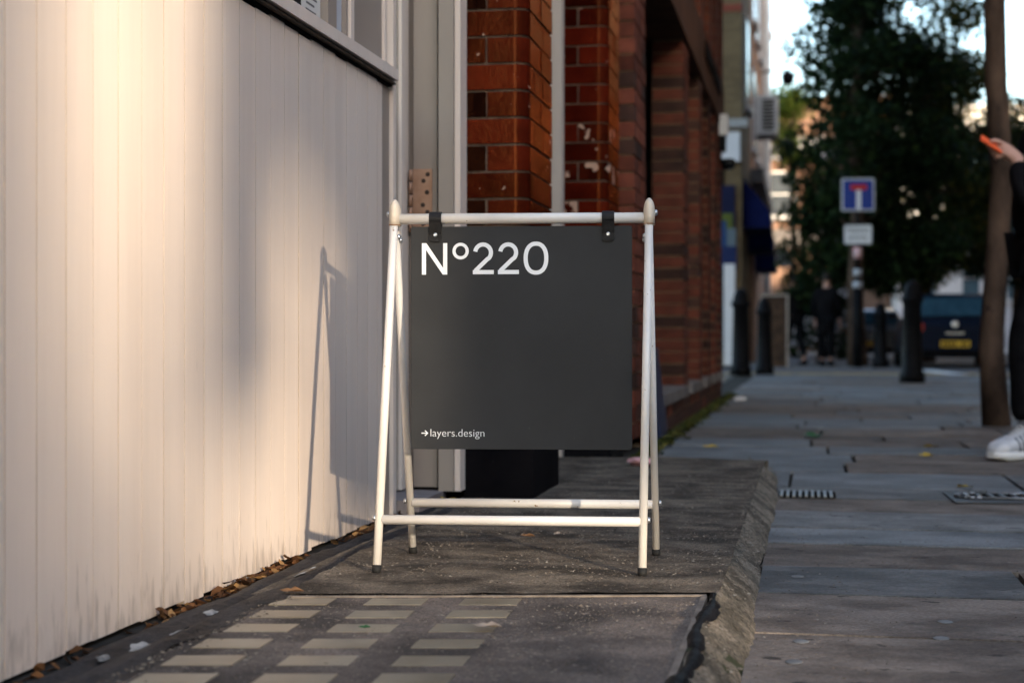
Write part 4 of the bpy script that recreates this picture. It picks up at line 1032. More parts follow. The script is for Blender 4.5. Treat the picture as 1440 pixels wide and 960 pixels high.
#==================================================================== CAR AND VAN
def make_car(name, label, loc, rz, paint, scale=1.0):
    t = thing(name, label, "car", loc, rz); t.scale = (scale,)*3
    # local: y forward (away), rear at y=0, x across
    pm = paint
    body = MB()
    def sec(y, w, z0, z1, r=0.12):
        return [Vector((sx * ww, y, z)) for sx, ww, z in ((-1, w - r, z0), (1, w - r, z0), (1, w, z0 + r), (1, w, (z0 + z1)/2 + .05), (1, w - .05, z1 - .03), (1, w - r, z1), (-1, w - r, z1), (-1, w - .05, z1 - .03), (-1, w, (z0 + z1)/2 + .05), (-1, w, z0 + r))]
    body.loft([sec(0.0, 0.72, 0.36, 0.74), sec(0.03, 0.86, 0.30, 0.86), sec(0.16, 0.90, 0.24, 0.93), sec(0.6, 0.905, 0.2, 0.95), sec(2.6, 0.905, 0.2, 0.94), sec(3.4, 0.89, 0.2, 0.88), sec(3.95, 0.86, 0.24, 0.78), sec(4.15, 0.74, 0.32, 0.62)])
    body.build("body", pm, t)
    cab_ = MB()
    def s2(y, w, z0, wt, z1): return [Vector((-w, y, z0)), Vector((w, y, z0)), Vector((w - (w - wt)*.85, y, z0 + (z1 - z0)*.8)), Vector((wt - .04, y, z1)), Vector((-wt + .04, y, z1)), Vector((-w + (w - wt)*.85, y, z0 + (z1 - z0)*.8))]
    cab_.loft([s2(0.10, .80, .90, .76, .93), s2(0.42, .80, .92, .65, 1.33), s2(0.75, .80, .92, .63, 1.38), s2(1.9, .80, .92, .63, 1.37), s2(2.85, .80, .90, .74, .94)])
    cab_.build("roof", pm, t)
    gl = mat("car_glass", (0.02, 0.05, 0.075), (0.03, 0.07, 0.1), rough=0.05)
    g_ = MB(); a = [(-.70, .108, .955), (.70, .108, .955), (.60, .385, 1.285), (-.60, .385, 1.285)]
    vs1 = [Vector(p) + Vector((0, -.012, .006)) for p in a]; vs2 = [Vector(p) + Vector((0, .03, -.02)) for p in a]
    g_.loft([vs2, vs1], smooth=False); rw = g_.build("rear_window", gl, t)
    b = MB(); b.tube([(0.0, .10, .975), (0.0, .15, 1.01), (-.28, .20, 1.06)], 0.012, 6); link("wiper", b.mesh("wiper", black_p), rw)
    lm = mat("tail_lamp_red", (0.35, 0.02, 0.015), (0.45, 0.04, 0.03), rough=0.2)
    for sx in (-1, 1):
        b = MB(); b.box((sx*.70 - .15, -.005, .68), (sx*.70 + .15, .12, .82)); b.bevel(.02); l_ = b.build("tail_lamp", lm, t)
        b = MB(); b.box((sx*.65 - .04, -.012, .70), (sx*.65 + .04, -.006, .76)); link("reversing_lens", b.mesh("reversing_lens", swht), l_)
        b = MB(); b.box((sx*.62 - .10, -.02, .27), (sx*.62 + .10, .05, .315)); b.bevel(.008); b.build("exhaust_trim", steel, t)
    b = MB(); b.box((-.80, -.055, .33), (.80, .1, .56)); b.bevel(.04, 2); b.build("rear_bumper", pm, t)
    b = MB(); b.box((-.66, -.03, .19), (.66, .12, .325)); b.bevel(.02); b.build("diffuser", black_m, t)
    b = MB(); b.box((-.26, -.068, .385), (.26, -.057, .50)); np_ = b.build("number_plate", mat("plate_yellow", (0.62, 0.36, 0.03), rough=0.4), t)
    b = MB()
    for k in range(7):
        if k != 4: b.box((-.225 + k*.066, -.0705, .41), (-.18 + k*.066, -.069, .475))
    link("plate_characters", b.mesh("plate_characters", black_m), np_)
    b = MB(); b.lathe([(0.062, 0), (0.062, .012), (0.05, .018)], 18, Matrix.Translation((0, .0, .80)) @ Matrix.Rotation(R(90), 4, 'X')); b.build("badge", steel, t)
    b = MB(); b.box((-.16, -.012, .625), (.16, .0, .645)); b.build("name_strip", steel, t)
    tyre = mat("tyre_rubber", (0.012, 0.012, 0.012), (0.02, 0.02, 0.02), rough=0.85)
    for sx in (-1, 1):
        for y in (0.78, 3.3):
            M = Matrix.Translation((sx*.80, y, .32)) @ Matrix.Rotation(R(90), 4, 'Y')
            b = MB(); b.lathe([(.20, -.11), (.31, -.10), (.325, 0), (.31, .10), (.20, .11)], 24, M); w_ = b.build("wheel", tyre, t)
            b = MB(); b.lathe([(.03, -.113), (.19, -.105), (.19, .105), (.03, .113)], 16, M); link("rim", b.mesh("rim", steel), w_)
        b = MB(); b.box((sx*.99 - .09, 2.3, .92), (sx*.99 + .09, 2.42, 1.06)); b.bevel(.03); b.build("mirror", pm, t)
    return t
cp_ = mat("navy_car_paint", (0.004, 0.007, 0.016), (0.006, 0.01, 0.022), rough=0.4, spec=0.05)
make_car("parked_car", "dark navy hatchback with yellow rear number plate parked beyond the large bollard", (2.655, 29.6, -0.012), R(0), cp_, 1.0)
make_car("parked_car", "grey saloon mostly hidden behind the road sign post", (1.7, 40.5, -0.012), R(8), mat("grey_car_paint", (0.10, 0.11, 0.13), (0.12, 0.13, 0.15), rough=0.25, coat=0.4), 0.95)
vn = thing("delivery_van", "white delivery van seen between the two walkers", "van", (0.43, 44.9, 0))
vw = mat("van_white", (0.7, 0.7, 0.7), (0.75, 0.75, 0.75), rough=0.35)
b = MB(); b.box((-.95, 0, .30), (.95, 3.4, 1.95)); b.bevel(.10, 2); b.build("body", vw, vn)
b = MB(); b.prism([(3.401, .35), (4.6, .35), (4.6, .95), (4.15, 1.15), (3.401, 1.9)], -.93, .93, Matrix(((0, 0, 1, 0), (1, 0, 0, 0), (0, 1, 0, 0), (0, 0, 0, 1)))); b.build("cab", vw, vn)
for sx in (-1, 1):
    b = MB(); b.box((sx*.42 - .36, -.012, 1.15), (sx*.42 + .36, -.002, 1.7)); b.build("rear_window", glass_d, vn)
    b = MB(); b.box((sx*.86 - .06, -.014, .75), (sx*.86 + .06, -.002, 1.1)); b.build("tail_lamp", mat("tail_lamp_red", (0.4, .02, .02)), vn)
    for y in (.8, 3.8):
        b = MB(); b.lathe([(.2, -.1), (.32, -.09), (.33, 0), (.32, .09), (.2, .1)], 20, Matrix.Translation((sx*.82, y, .33)) @ Matrix.Rotation(R(90), 4, 'Y')); b.build("wheel", black_m, vn)

#==================================================================== TREES
bark = mat("bark", (0.026, 0.016, 0.011), (0.105, 0.066, 0.044), scale=6, rough=0.9, bump=1.0, bscale=14, stretch=(1, 1, 0.45), bdist=0.02, spots=((0.03, 0.02, 0.016), 9, 0.64, 0.95))
leaf_dark = leaf_mat("leaves_dark", [(0.008, 0.018, 0.008), (0.018, 0.036, 0.010), (0.006, 0.013, 0.007), (0.035, 0.055, 0.014), (0.010, 0.021, 0.010), (0.012, 0.025, 0.009)], 0.2)
leaf_mix = leaf_mat("leaves_mixed", [(0.012, 0.026, 0.008), (0.03, 0.05, 0.012), (0.01, 0.02, 0.008), (0.15, 0.12, 0.018), (0.012, 0.03, 0.01), (0.05, 0.06, 0.014)], 0.25)
leaf_green = leaf_mat("leaves_bright", [(0.05, 0.10, 0.015), (0.12, 0.17, 0.02), (0.04, 0.08, 0.015), (0.22, 0.22, 0.03)], 0.4)
def crown_mesh(name, m, clusters, per, size, seed, flat=0.6, spread=1.0):
    rg = np.random.default_rng(seed)
    C = []
    for (c, r) in clusters:
        n = int(per * r * r)
        d = rg.normal(size=(n, 3)); d /= np.linalg.norm(d, axis=1)[:, None]
        rad = r * rg.random(n) ** 0.45
        p = np.array(c) + d * rad[:, None] * np.array([1, 1, flat])
        C.append(p)
    P = np.concatenate(C); n = len(P)
    a = rg.normal(size=(n, 3)); a /= np.linalg.norm(a, axis=1)[:, None]
    u = np.cross(a, rg.normal(size=(n, 3))); u /= np.linalg.norm(u, axis=1)[:, None]
    v = np.cross(a, u)
    s = size * rg.uniform(.6, 1.3, n)[:, None]
    V = np.stack([P - u*s, P + v*s*.45 + a*s*.12, P + u*s, P - v*s*.45 + a*s*.12], axis=1).reshape(-1, 3)
    me = bpy.data.meshes.new(name)
    me.vertices.add(4*n); me.vertices.foreach_set("co", V.astype(np.float32).ravel())
    me.loops.add(4*n); me.loops.foreach_set("vertex_index", np.arange(4*n, dtype=np.int32))
    me.polygons.add(n); me.polygons.foreach_set("loop_start", np.arange(0, 4*n, 4, dtype=np.int32))
    me.update(calc_edges=True); me.materials.append(m)
    return me
def tree(name, label, loc, h_trunk, r0, crown_c, crown_r, ncl, per, leafsize, m, seed, low=None, flat=0.7, lean=(0, 0), group=None, clr=(0.55, 1.0)):
    t = thing(name, label, "tree", loc, 0, group); rr = random.Random(seed)
    pts = []; rads = []
    for k in range(9):
        f_ = k / 8; z = h_trunk * f_
        pts.append((lean[0]*f_ + 0.03*math.sin(k*1.7 + seed), lean[1]*f_ + 0.03*math.cos(k*1.3 + seed), z - 0.03)); rads.append(r0 * (1.25 - 0.25*min(1, f_*6)) * (1 - (0.55 if r0 > .1 else .15)*f_))
    b = MB(); b.tube(pts, rads, 14); tr = b.build("trunk", bark, t)
    cls = []
    top = Vector(pts[-1])
    lb = MB()
    for i in range(ncl):
        while True:
            p = Vector((rr.uniform(-1, 1), rr.uniform(-1, 1), rr.uniform(-1, 1)))
            if p.length < 1: break
        p = Vector((p.x*crown_r[0], p.y*crown_r[1], p.z*crown_r[2])) + Vector(crown_c)
        r_ = rr.uniform(*clr)
        cls.append((tuple(p), r_))
        if i % 2 == 0:
            z0 = min(h_trunk*0.95, max(h_trunk*.3, p.z - 0.6)); k = z0/h_trunk
            a = Vector((lean[0]*k, lean[1]*k, z0)); mid = a.lerp(p, .5) + Vector((0, 0, .15))
            lb.tube([a, mid, p], [r0*.38, r0*.22, r0*.06], 6)
    lb.build("limbs", bark, t)
    if low:
        for (p, r_) in low: cls.append((p, r_)); cls.append(((p[0] + .12, p[1] + .5, p[2] + .18), r_*1.05))
    cr_ = link("crown", crown_mesh("crown", m, cls, per, leafsize, seed, flat), t); tag(cr_, kind='stuff')
    return t
# slim tree on the pavement, right
tree("street_tree", "slim bare trunk street tree on the pavement at the right edge", (1.085, 9.54, 0), 4.0, 0.068, (0.3, 0.6, 5.6), (2.6, 3.2, 1.5), 46, 330, 0.085, leaf_dark, 3, lean=(0.03, 0.02))
# the big dark tree around the sign post
tree("street_tree", "large dense dark tree hanging over the blue road sign", (0.925, 30.6, 0), 6.5, 0.17, (0.35, 1.5, 5.2), (1.45, 2.2, 3.2), 46, 700, 0.085, leaf_dark, 8,
     low=[((-1.05, .9, 1.6), .5), ((-1.1, .9, 2.2), .55), ((-1.0, .8, 2.9), .55), ((-.95, .9, 3.6), .5), ((-.75, .9, 1.3), .45), ((-0.35, .6, 2.0), .75), ((0.1, .9, 1.9), .8), ((0.6, 1.0, 2.0), .8), ((1.1, 1.2, 2.1), .8), ((-.5, .8, 3.0), .75), ((1.5, 1, 2.4), .7), ((0.3, .8, 2.9), .8), ((-.3, 1.2, 1.75), .5), ((0.7, 1.2, 1.7), .6)])
tree("street_tree", "dark tree with yellowing leaves behind the parked car", (2.70, 37.2, 0), 7.0, 0.16, (0.1, 1.0, 5.6), (1.9, 2.0, 3.4), 46, 700, 0.085, leaf_mix, 15,
     low=[((-1.2, 0, 2.6), .9), ((-.6, -.3, 2.5), .9), ((0.1, -.2, 2.4), .8), ((-1.3, 0, 3.4), .9), ((0.6, 0, 2.9), .6), ((-.9, 0, 1.9), .7), ((0, -.2, 1.9), .5)])
tree("street_tree", "leafy green tree at the far right behind the trunk", (5.3, 41.7, 0), 6.0, 0.15, (0.0, 0.5, 5.2), (1.5, 1.6, 1.9), 22, 900, 0.09, leaf_dark, 21, low=[((-.9, 0, 2.6), .9), ((-.2, 0, 2.4), .9), ((.6, 0, 2.6), .9), ((-1.0, 0, 3.8), .8)])
tree("street_tree", "small bright yellow green tree at the end of the left row", (-0.55, 59, 0), 6.5, 0.12, (-0.1, 0, 8.3), (0.7, 0.8, 1.3), 12, 700, 0.09, leaf_green, 31)

tree("street_tree", "unseen broad leafy tree added by the kerb to shade the pavement", (2.75, 15.2, 0), 7.0, 0.15, (-0.6, 0.6, 8.2), (3.8, 4.2, 1.9), 70, 420, 0.10, leaf_dark, 44, clr=(.8, 1.3))  # out of view; crown added overhead to darken the middle distance
tree("street_tree", "unseen spreading tree added across the road to shade the background", (8.3, 23.0, 0), 8.5, 0.2, (-4.2, 1.5, 10.2), (4.8, 6.0, 2.2), 80, 330, 0.12, leaf_dark, 46, clr=(1.0, 1.6))  # out of view; added so its crown takes skylight off the background
tree("street_tree", "unseen thin leafed tree added behind the camera to dim the sun", (17.86, -23.53, -0.1), 5.2, 0.12, (0.0, 0.0, 5.0), (1.55, 1.55, 1.9), 52, 290, 0.10, leaf_dark, 52, clr=(.7, 1.1))  # out of view; leaves added in the sun's path to thin the beams
low_bush = thing("shrub", "dark shrub at the foot of the big tree behind the walkers", "shrub", (-0.1, 32.6, 0))
tag(link("foliage", crown_mesh("foliage", leaf_dark, [((0.05 + .28*k, .1*(k % 2), .45 + .35*(k % 3)), .42) for k in range(4)] + [((.35, 0, 1.3), .4)], 1600, .06, 77, .9), low_bush), kind='stuff')
b = MB(); b.tube([(.3, 0, 0), (.32, 0, .5), (.36, .05, 1.1)], [.03, .024, .015], 8); b.build("stem", bark, low_bush)

#==================================================================== PEOPLE
skin_m = mat("skin", (0.42, 0.23, 0.17), (0.50, 0.29, 0.22), scale=9, rough=0.5)
hair_m = mat("dark_hair", (0.012, 0.009, 0.007), (0.025, 0.018, 0.014), scale=30, rough=0.6)
def skin_mesh(name, verts, edges, m, sub=2, root=0):
    """verts: (pos, radius) list"""
    me = bpy.data.meshes.new(name); me.from_pydata([v[0] for v in verts], edges, []); me.update()
    o = bpy.data.objects.new(name, me); COL.objects.link(o)
    md = o.modifiers.new("skin", 'SKIN')
    for i, v in enumerate(verts):
        r_ = v[1] if isinstance(v[1], tuple) else (v[1], v[1])
        me.skin_vertices[0].data[i].radius = r_
        me.skin_vertices[0].data[i].use_root = (i == root)
    md.use_smooth_shade = True
    ms = o.modifiers.new("sub", 'SUBSURF'); ms.levels = sub; ms.render_levels = sub
    dg = bpy.context.evaluated_depsgraph_get()
    out = bpy.data.meshes.new_from_object(o.evaluated_get(dg))
    bpy.data.objects.remove(o); bpy.data.meshes.remove(me)
    out.materials.clear(); out.materials.append(m)
    for p_ in out.polygons: p_.use_smooth = True
    return out
def chain(V, E, pts, start=None):
    prev = start
    for p in pts:
        V.append(p); i = len(V) - 1
        if prev is not None: E.append((prev, i))
        prev = i
    return prev
def person(label, loc, rz, J, coat_m, leg_m, shoe_m, coat_len=0.0, fingers=None, shoes=None, group=None, hair_long=False):
    """local frame: faces +y, x to the right hand. J gives joint positions"""
    t = thing("person", label, "person", loc, rz, group)
    V, E = [], []
    pel = chain(V, E, [(J['pelvis'], .115)])
    ch = chain(V, E, [(J['waist'], .11), (J['chest'], .125), (J['neck'], .06), (J['jaw'], .072), (J['head'], .088), (J['crown'], .06)], pel)
    chest_i = 2
    # face: nose and chin carried by the same surface
    hd = Vector(J['head']); fw = Vector(J.get('look', (0, 1, 0)))
    head_i = 5
    chain(V, E, [(tuple(hd + fw*.085 + Vector((0, 0, -.035))), .016), (tuple(hd + fw*.108 + Vector((0, 0, -.05))), .011)], head_i)
    for s_ in ('l', 'r'):
        chain(V, E, [(J['hip_'+s_], .09), (J['knee_'+s_], .062), (J['ankle_'+s_], .042), (J['toe_'+s_], .036)], pel)
        w = chain(V, E, [(J['sho_'+s_], .062), (J['elb_'+s_], .046), (J['wri_'+s_], .030), (J['palm_'+s_], (.036, .018))], chest_i)
        pm_ = Vector(J['palm_'+s_]); wr_ = Vector(J['wri_'+s_]); d = (pm_ - wr_).normalized()
        if fingers and s_ in fingers:
            for fpts in fingers[s_]: chain(V, E, [(p, r_) for p, r_ in fpts], w)
        else:
            side = Vector((0, 1, 0)) - d * d.y
            if side.length < .2: side = Vector((0, 0, 1))
            side.normalize(); 
            for k in range(4):
                a = pm_ + d*.045 + side*(.027 - .018*k); cl = Vector((-d.y, d.x, 0))*0.0 + side.cross(d)*(.012 if s_ == 'l' else -.012)
                ln = (.034, .040, .037, .028)[k]
                chain(V, E, [(tuple(a), .0095), (tuple(a + d*ln*.9 + cl), .0085), (tuple(a + d*ln*1.6 + cl*2.4), .0075)], w)
            a = pm_ + side*.035 - d*.01
            chain(V, E, [(tuple(a), .011), (tuple(a + d*.035 + side*.012), .0095), (tuple(a + d*.058 + side*.008), .008)], w)
    link("body", skin_mesh("body", V, E, skin_m), t)
    # jacket
    V, E = [], []
    p0 = chain(V, E, [(tuple(Vector(J['pelvis']) + Vector((0, 0, -coat_len))), J.get('hem', (.19, .15)))])
    c_ = chain(V, E, [(J['waist'], J.get('wst', (.175, .135))), (J['chest'], (.185, .14)), (tuple(Vector(J['neck']) + Vector((0, 0, -.01))), .072)], p0)
    for s_ in ('l', 'r'):
        e = Vector(J['elb_'+s_]); w_ = Vector(J['wri_'+s_])
        chain(V, E, [(J['sho_'+s_], .078), (J['elb_'+s_], .062), (tuple(e.lerp(w_, 1.0)), .048)], 2)
    link("jacket", skin_mesh("jacket", V, E, coat_m), t)
    V, E = [], []
    p0 = chain(V, E, [(J['pelvis'], (.15, .115))])
    for s_ in ('l', 'r'):
        k_ = Vector(J['knee_'+s_]); a_ = Vector(J['ankle_'+s_])
        chain(V, E, [(J['hip_'+s_], .105), (J['knee_'+s_], .084), (tuple(k_.lerp(a_, .55)), .072), (tuple(k_.lerp(a_, .9)), J.get('cuff', .062))], p0)
    link("trousers", skin_mesh("trousers", V, E, leg_m), t)
    # hair cap
    b = MB(); hd = Vector(J['head'])
    bmesh.ops.create_icosphere(b.bm, subdivisions=3, radius=1.0)
    for v in b.bm.verts:
        v.co = Vector((v.co.x*.088, v.co.y*.105, v.co.z*.118)) * 1.06
    kill = [v for v in b.bm.verts if v.co.dot(fw) > .035 and v.co.z < .05 or v.co.z < (-.16 if hair_long else -.05)]
    bmesh.ops.delete(b.bm, geom=kill, context='VERTS')
    for f in b.bm.faces: f.smooth = True
    bmesh.ops.translate(b.bm, verts=b.bm.verts, vec=hd + Vector((0, 0, .025)) - fw*.012)
    b.build("hair", hair_m, t)
    for sx in (-1, 1):
        b = MB(); bmesh.ops.create_icosphere(b.bm, subdivisions=2, radius=.012)
        rt = fw.cross(Vector((0, 0, 1))).normalized()
        bmesh.ops.translate(b.bm, verts=b.bm.verts, vec=hd + fw*.078 + rt*.032*sx + Vector((0, 0, -.002))); b.build("eye", black_p, t)
    for s_ in ('l', 'r'):
        an = Vector(J['ankle_'+s_]); to = Vector(J['toe_'+s_]); d = (to - an); d.z = 0; d.normalize(); rt = Vector((d.y, -d.x, 0))
        heel = Vector((an.x, an.y, 0)) - d*.075; L_ = 0.295; zb = J['sole_'+s_]
        M = Matrix((( rt.x, d.x, 0, heel.x), (rt.y, d.y, 0, heel.y), (0, 0, 1, zb), (0, 0, 0, 1)))
        M_i = M.inverted()
        def ring(f_, w, z0, z1, n=16):
            out = []
            for k in range(n):
                a = 2*math.pi*k/n; c_, s2_ = math.cos(a), math.sin(a)
                x = w * math.copysign(abs(c_)**.75, c_); z = (z0 + z1)/2 + (z1 - z0)/2 * math.copysign(abs(s2_)**.75, s2_)
                out.append(M @ Vector((x, f_*L_, z)))
            return out
        K_ = 1.38 if shoes else 1.0
        ub = MB(); ub.loft([[M @ Vector(((M_i @ v).x * 1.12, (M_i @ v).y, (M_i @ v).z * K_)) for v in r_] for r_ in [ring(.02, .026, .03, .085), ring(.06, .036, .02, .105), ring(.16, .040, .018, .118), ring(.30, .041, .018, .112), ring(.42, .043, .018, .092), ring(.58, .048, .018, .076), ring(.75, .050, .018, .066), ring(.88, .044, .018, .057), ring(.96, .030, .02, .045), ring(.985, .014, .024, .036)]])
        sh = ub.build("shoe", shoe_m, t)
        so = MB(); out = []
        for f_, w in ((0.0, .024), (.03, .034), (.12, .042), (.3, .043), (.5, .047), (.7, .053), (.85, .049), (.95, .036), (1.0, .014)):
            out.append([M @ Vector(p) for p in ((-w, f_*L_, 0.001 + (.012 if f_ > .93 else 0)), (w, f_*L_, 0.001 + (.012 if f_ > .93 else 0)), (w*1.1 + .004, f_*L_, .016), (w*1.1, f_*L_, .038), (-w*1.1, f_*L_, .038), (-w*1.1 - .004, f_*L_, .016))])
        so.loft(out); link("sole", so.mesh("sole", shoes['sole'] if shoes else shoe_m), sh)
        if shoes:
            sk_ = MB(); sk_.tube([M @ Vector((0, .24*L_, .09)), (an.x, an.y, .16), (an.x, an.y - .0, .24)], [.045, .043, .05], 14); link("sock", sk_.mesh("sock", shoes['sock']), t)
            for sx in (-1, 1):
                for k in range(3):
                    st_ = MB(); f0 = .42 + .09*k
                    st_.tube([M @ Vector((sx*.052, f0*L_, .038)), M @ Vector((sx*.053, (f0 + .035)*L_, .075)), M @ Vector((sx*.042, (f0 + .075)*L_, .112 - .008*k))], .0045, 6); link("stripe", st_.mesh("stripe", shoes['stripe']), sh)
            for k in range(5):
                la = MB(); f0 = .42 + .055*k; zt = .142 - .011*k
                la.tube([M @ Vector((-.026, f0*L_, zt - .012)), M @ Vector((0, (f0 + .012)*L_, zt + .002)), M @ Vector((.026, f0*L_, zt - .012))], .0035, 6); link("lace", la.mesh("lace", shoes['lace']), sh)
    return t
# right-hand person, facing left with a phone; local +y = facing direction
J = dict(pelvis=(0, 0, .93), waist=(0, .01, 1.10), chest=(0, .0, 1.32), neck=(0, -.03, 1.50), jaw=(0, -.01, 1.56), head=(0, -.02, 1.645), crown=(0, -.04, 1.72), look=(0, .95, -.3),
         hip_l=(-.09, 0, .88), knee_l=(-.10, .13, .50), ankle_l=(-.10, .12, .10), toe_l=(-.17, .23, .045), sole_l=0.0,
         hip_r=(.09, 0, .88), knee_r=(.10, .02, .50), ankle_r=(.10, -.12, .10), toe_r=(.12, .02, .045), sole_r=0.0,
         sho_l=(-.17, .03, 1.38), elb_l=(-.22, .175, 1.05), wri_l=(-.16, .175, 1.245), palm_l=(-.12, .220, 1.29),
         sho_r=(.17, -.01, 1.40), elb_r=(.23, -.09, 1.10), wri_r=(.24, -.10, .85), palm_r=(.24, -.09, .78), hem=(.21, .19), wst=(.185, .15), cuff=.085)
pl_ = Vector(J['palm_l'])
fing = []
for k in range(4):
    a = pl_ + Vector((.008 - .006*k, .032 - .004*k, .018 - .016*k))
    fing.append([(tuple(a), .0095), (tuple(a + Vector((.016, .026 - .003*k, .004))), .0085), (tuple(a + Vector((.036, .030 - .005*k, .002))), .0078), (tuple(a + Vector((.048, .018 - .004*k, -.002))), .007)])
ath = pl_ + Vector((-.005, .012, .026))
fing.append([(tuple(ath), .011), (tuple(ath + Vector((-.004, .030, .014))), .010), (tuple(ath + Vector((.004, .056, .012))), .0085)])
coat = mat("black_coat", (0.005, 0.005, 0.006), (0.010, 0.009, 0.010), scale=12, rough=0.9, spec=0.03, bump=0.5, bscale=30, bdist=0.01)
trs = mat("black_trousers", (0.004, 0.004, 0.005), (0.009, 0.009, 0.010), scale=10, rough=0.9, spec=0.03, bump=0.4, bscale=20, bdist=0.01)
shoe_w = mat("white_leather", (0.36, 0.37, 0.40), (0.60, 0.60, 0.62), scale=9, rough=0.5, bump=0.2, bscale=60)
FA = math.atan2(-0.14, -0.99)
pr = person("person in black coat and trousers with white trainers holding an orange phone", (1.015, 6.953, 0.002), FA - R(90), J, coat, trs, shoe_w, coat_len=0.04, fingers={'l': fing},
       shoes=dict(sole=mat("sole_white", (0.6, 0.59, 0.57), rough=0.6), stripe=mat("stripe_grey", (0.16, 0.17, 0.19), rough=0.6), sock=mat("sock_grey", (0.12, 0.12, 0.14), (0.18, 0.18, 0.2), scale=40, rough=0.9), lace=mat("lace_white", (0.6, 0.6, 0.6), rough=0.8)))
ph = thing("mobile_phone", "bright orange mobile phone held by the person in black", "phone", (1.015, 6.953, 0.002), FA - R(90))
b = MB(); b.box((-.006, -.06, -.031), (.006, .06, .031), Matrix.Translation(pl_ + Vector((.004, .050, .022))) @ Matrix.Rotation(R(33), 4, 'X') @ Matrix.Rotation(R(62), 4, 'Y')); b.bevel(.004, 2); b.build("case", mat("orange_case", (0.75, 0.10, 0.03), (0.8, 0.13, 0.04), rough=0.4), ph)
# two walkers far down the street
def walker(stride, arm=.1):
    return dict(pelvis=(0, 0, .95), waist=(0, 0, 1.12), chest=(0, .01, 1.33), neck=(0, .02, 1.51), jaw=(0, .05, 1.57), head=(0, .04, 1.65), crown=(0, .03, 1.73),
        hip_l=(-.09, 0, .90), knee_l=(-.09, stride*.7, .50), ankle_l=(-.09, stride, .10), toe_l=(-.09, stride + .14, .05), sole_l=0.0,
        hip_r=(.09, 0, .90), knee_r=(.09, -stride*.2, .50), ankle_r=(.09, -stride, .11), toe_r=(.09, -stride + .14, .05), sole_r=0.0,
        sho_l=(-.18, 0, 1.42), elb_l=(-.23, -arm, 1.14), wri_l=(-.22, -arm + .05, .90), palm_l=(-.22, -arm + .07, .82),
        sho_r=(.18, 0, 1.42), elb_r=(.23, arm*.5, 1.14), wri_r=(.22, arm + .1, .92), palm_r=(.22, arm + .13, .84))
person("person in dark clothes walking beside the rust brown cabinet", (-0.235, 31.5, 0.002), R(25), walker(.24), coat, trs, black_m, .05, group="dark clothed walkers far down the street")
person("person in a long dark coat standing beside the road sign post", (0.36, 30.6, 0.002), R(-12), walker(.05, .03), coat, trs, black_m, .38, group="dark clothed walkers far down the street")

#==================================================================== GROUND DETAILS
dg_ = thing("drain_grate", "narrow metal drain grate set in the paving beside the slab edge", "drain grate", (-0.005, 5.135, 0.0))
metal_g = mat("worn_iron", (0.20, 0.21, 0.22), (0.30, 0.31, 0.33), scale=12, rough=0.4, metal=0.7)
B("tray", (-0.085, -0.10, 0.0015), (0.095, 0.10, 0.003), black_m, dg_)
for k in range(9): B("bar", (-0.08 + k*.0195, -0.095, 0.0032), (-0.08 + k*.0195 + .009, 0.095, 0.008), metal_g, dg_, 0.0015)
uc = thing("utility_cover", "rectangular iron utility cover with ribbed frame on the right of the pavement", "utility cover", (0.70, 5.14, 0.0), R(2))
B("frame", (-0.26, -0.17, 0.0015), (0.26, 0.17, 0.0042), mat("iron_dark", (0.05, 0.052, 0.055), (0.09, 0.09, 0.095), rough=0.5, metal=.4), uc, 0.001)
ov = MB()
pts = [(-.16 + .07*math.cos(a), .07*math.sin(a)) for a in [R(90 + 180*k/10) for k in range(11)]] + [(.16 + .07*math.cos(a), .07*math.sin(a)) for a in [R(-90 + 180*k/10) for k in range(11)]]
ov.prism(pts, 0.0045, 0.008); ov.build("lid", black_m, uc)
for k in range(12):
    B("rib", (-0.21 + k*.036, -0.062 if 1 < k < 10 else -0.03, 0.0082), (-0.198 + k*.036, 0.062 if 1 < k < 10 else .03, 0.0125), metal_g, uc, .001)
b = MB()
for k in range(22):
    a0, a1 = pts[k], pts[(k+1) % 22]; b.tube([(a0[0]*1.04, a0[1]*1.08, .009), (a1[0]*1.04, a1[1]*1.08, .009)], .005, 6)
b.build("rim", metal_g, uc)
# fallen leaves and litter, one by one
def leaf_obj(label, loc, rz, size, m, cat="leaf", group=None, tilt=0.15):
    b = MB(); s = size
    pts = [(-s, 0), (-.7*s, -.28*s), (-.35*s, -.50*s), (-.1*s, -.3*s), (.25*s, -.46*s), (.55*s, -.2*s), (s, 0), (.55*s, .22*s), (.2*s, .48*s), (-.1*s, .3*s), (-.4*s, .5*s), (-.72*s, .25*s)]
    vs = [b.bm.verts.new((x, y, .004 + .25*abs(y) + .12*s*math.sin(x/s*3))) for x, y in pts]; c_ = b.bm.verts.new((0, 0, .002))
    for i in range(len(vs)): b.bm.faces.new((vs[i], vs[(i+1) % len(vs)], c_))
    o = b.build("fallen_leaf", m, None, loc, (tilt, .1, rz)); return tag(o, label, cat, group)
ylf = mat("leaf_yellow", (0.35, 0.24, 0.03), (0.45, 0.30, 0.05), scale=30, rough=0.6); blf = mat("leaf_brown", (0.14, 0.07, 0.03), (0.22, 0.12, 0.06), scale=30, rough=0.7); glf = mat("leaf_green", (0.02, 0.09, 0.03), (0.03, 0.12, 0.04), scale=30, rough=0.5); plf = mat("leaf_pale", (0.24, 0.19, 0.15), (0.33, 0.27, 0.22), scale=30, rough=0.7)
def gpt(lst): return lst
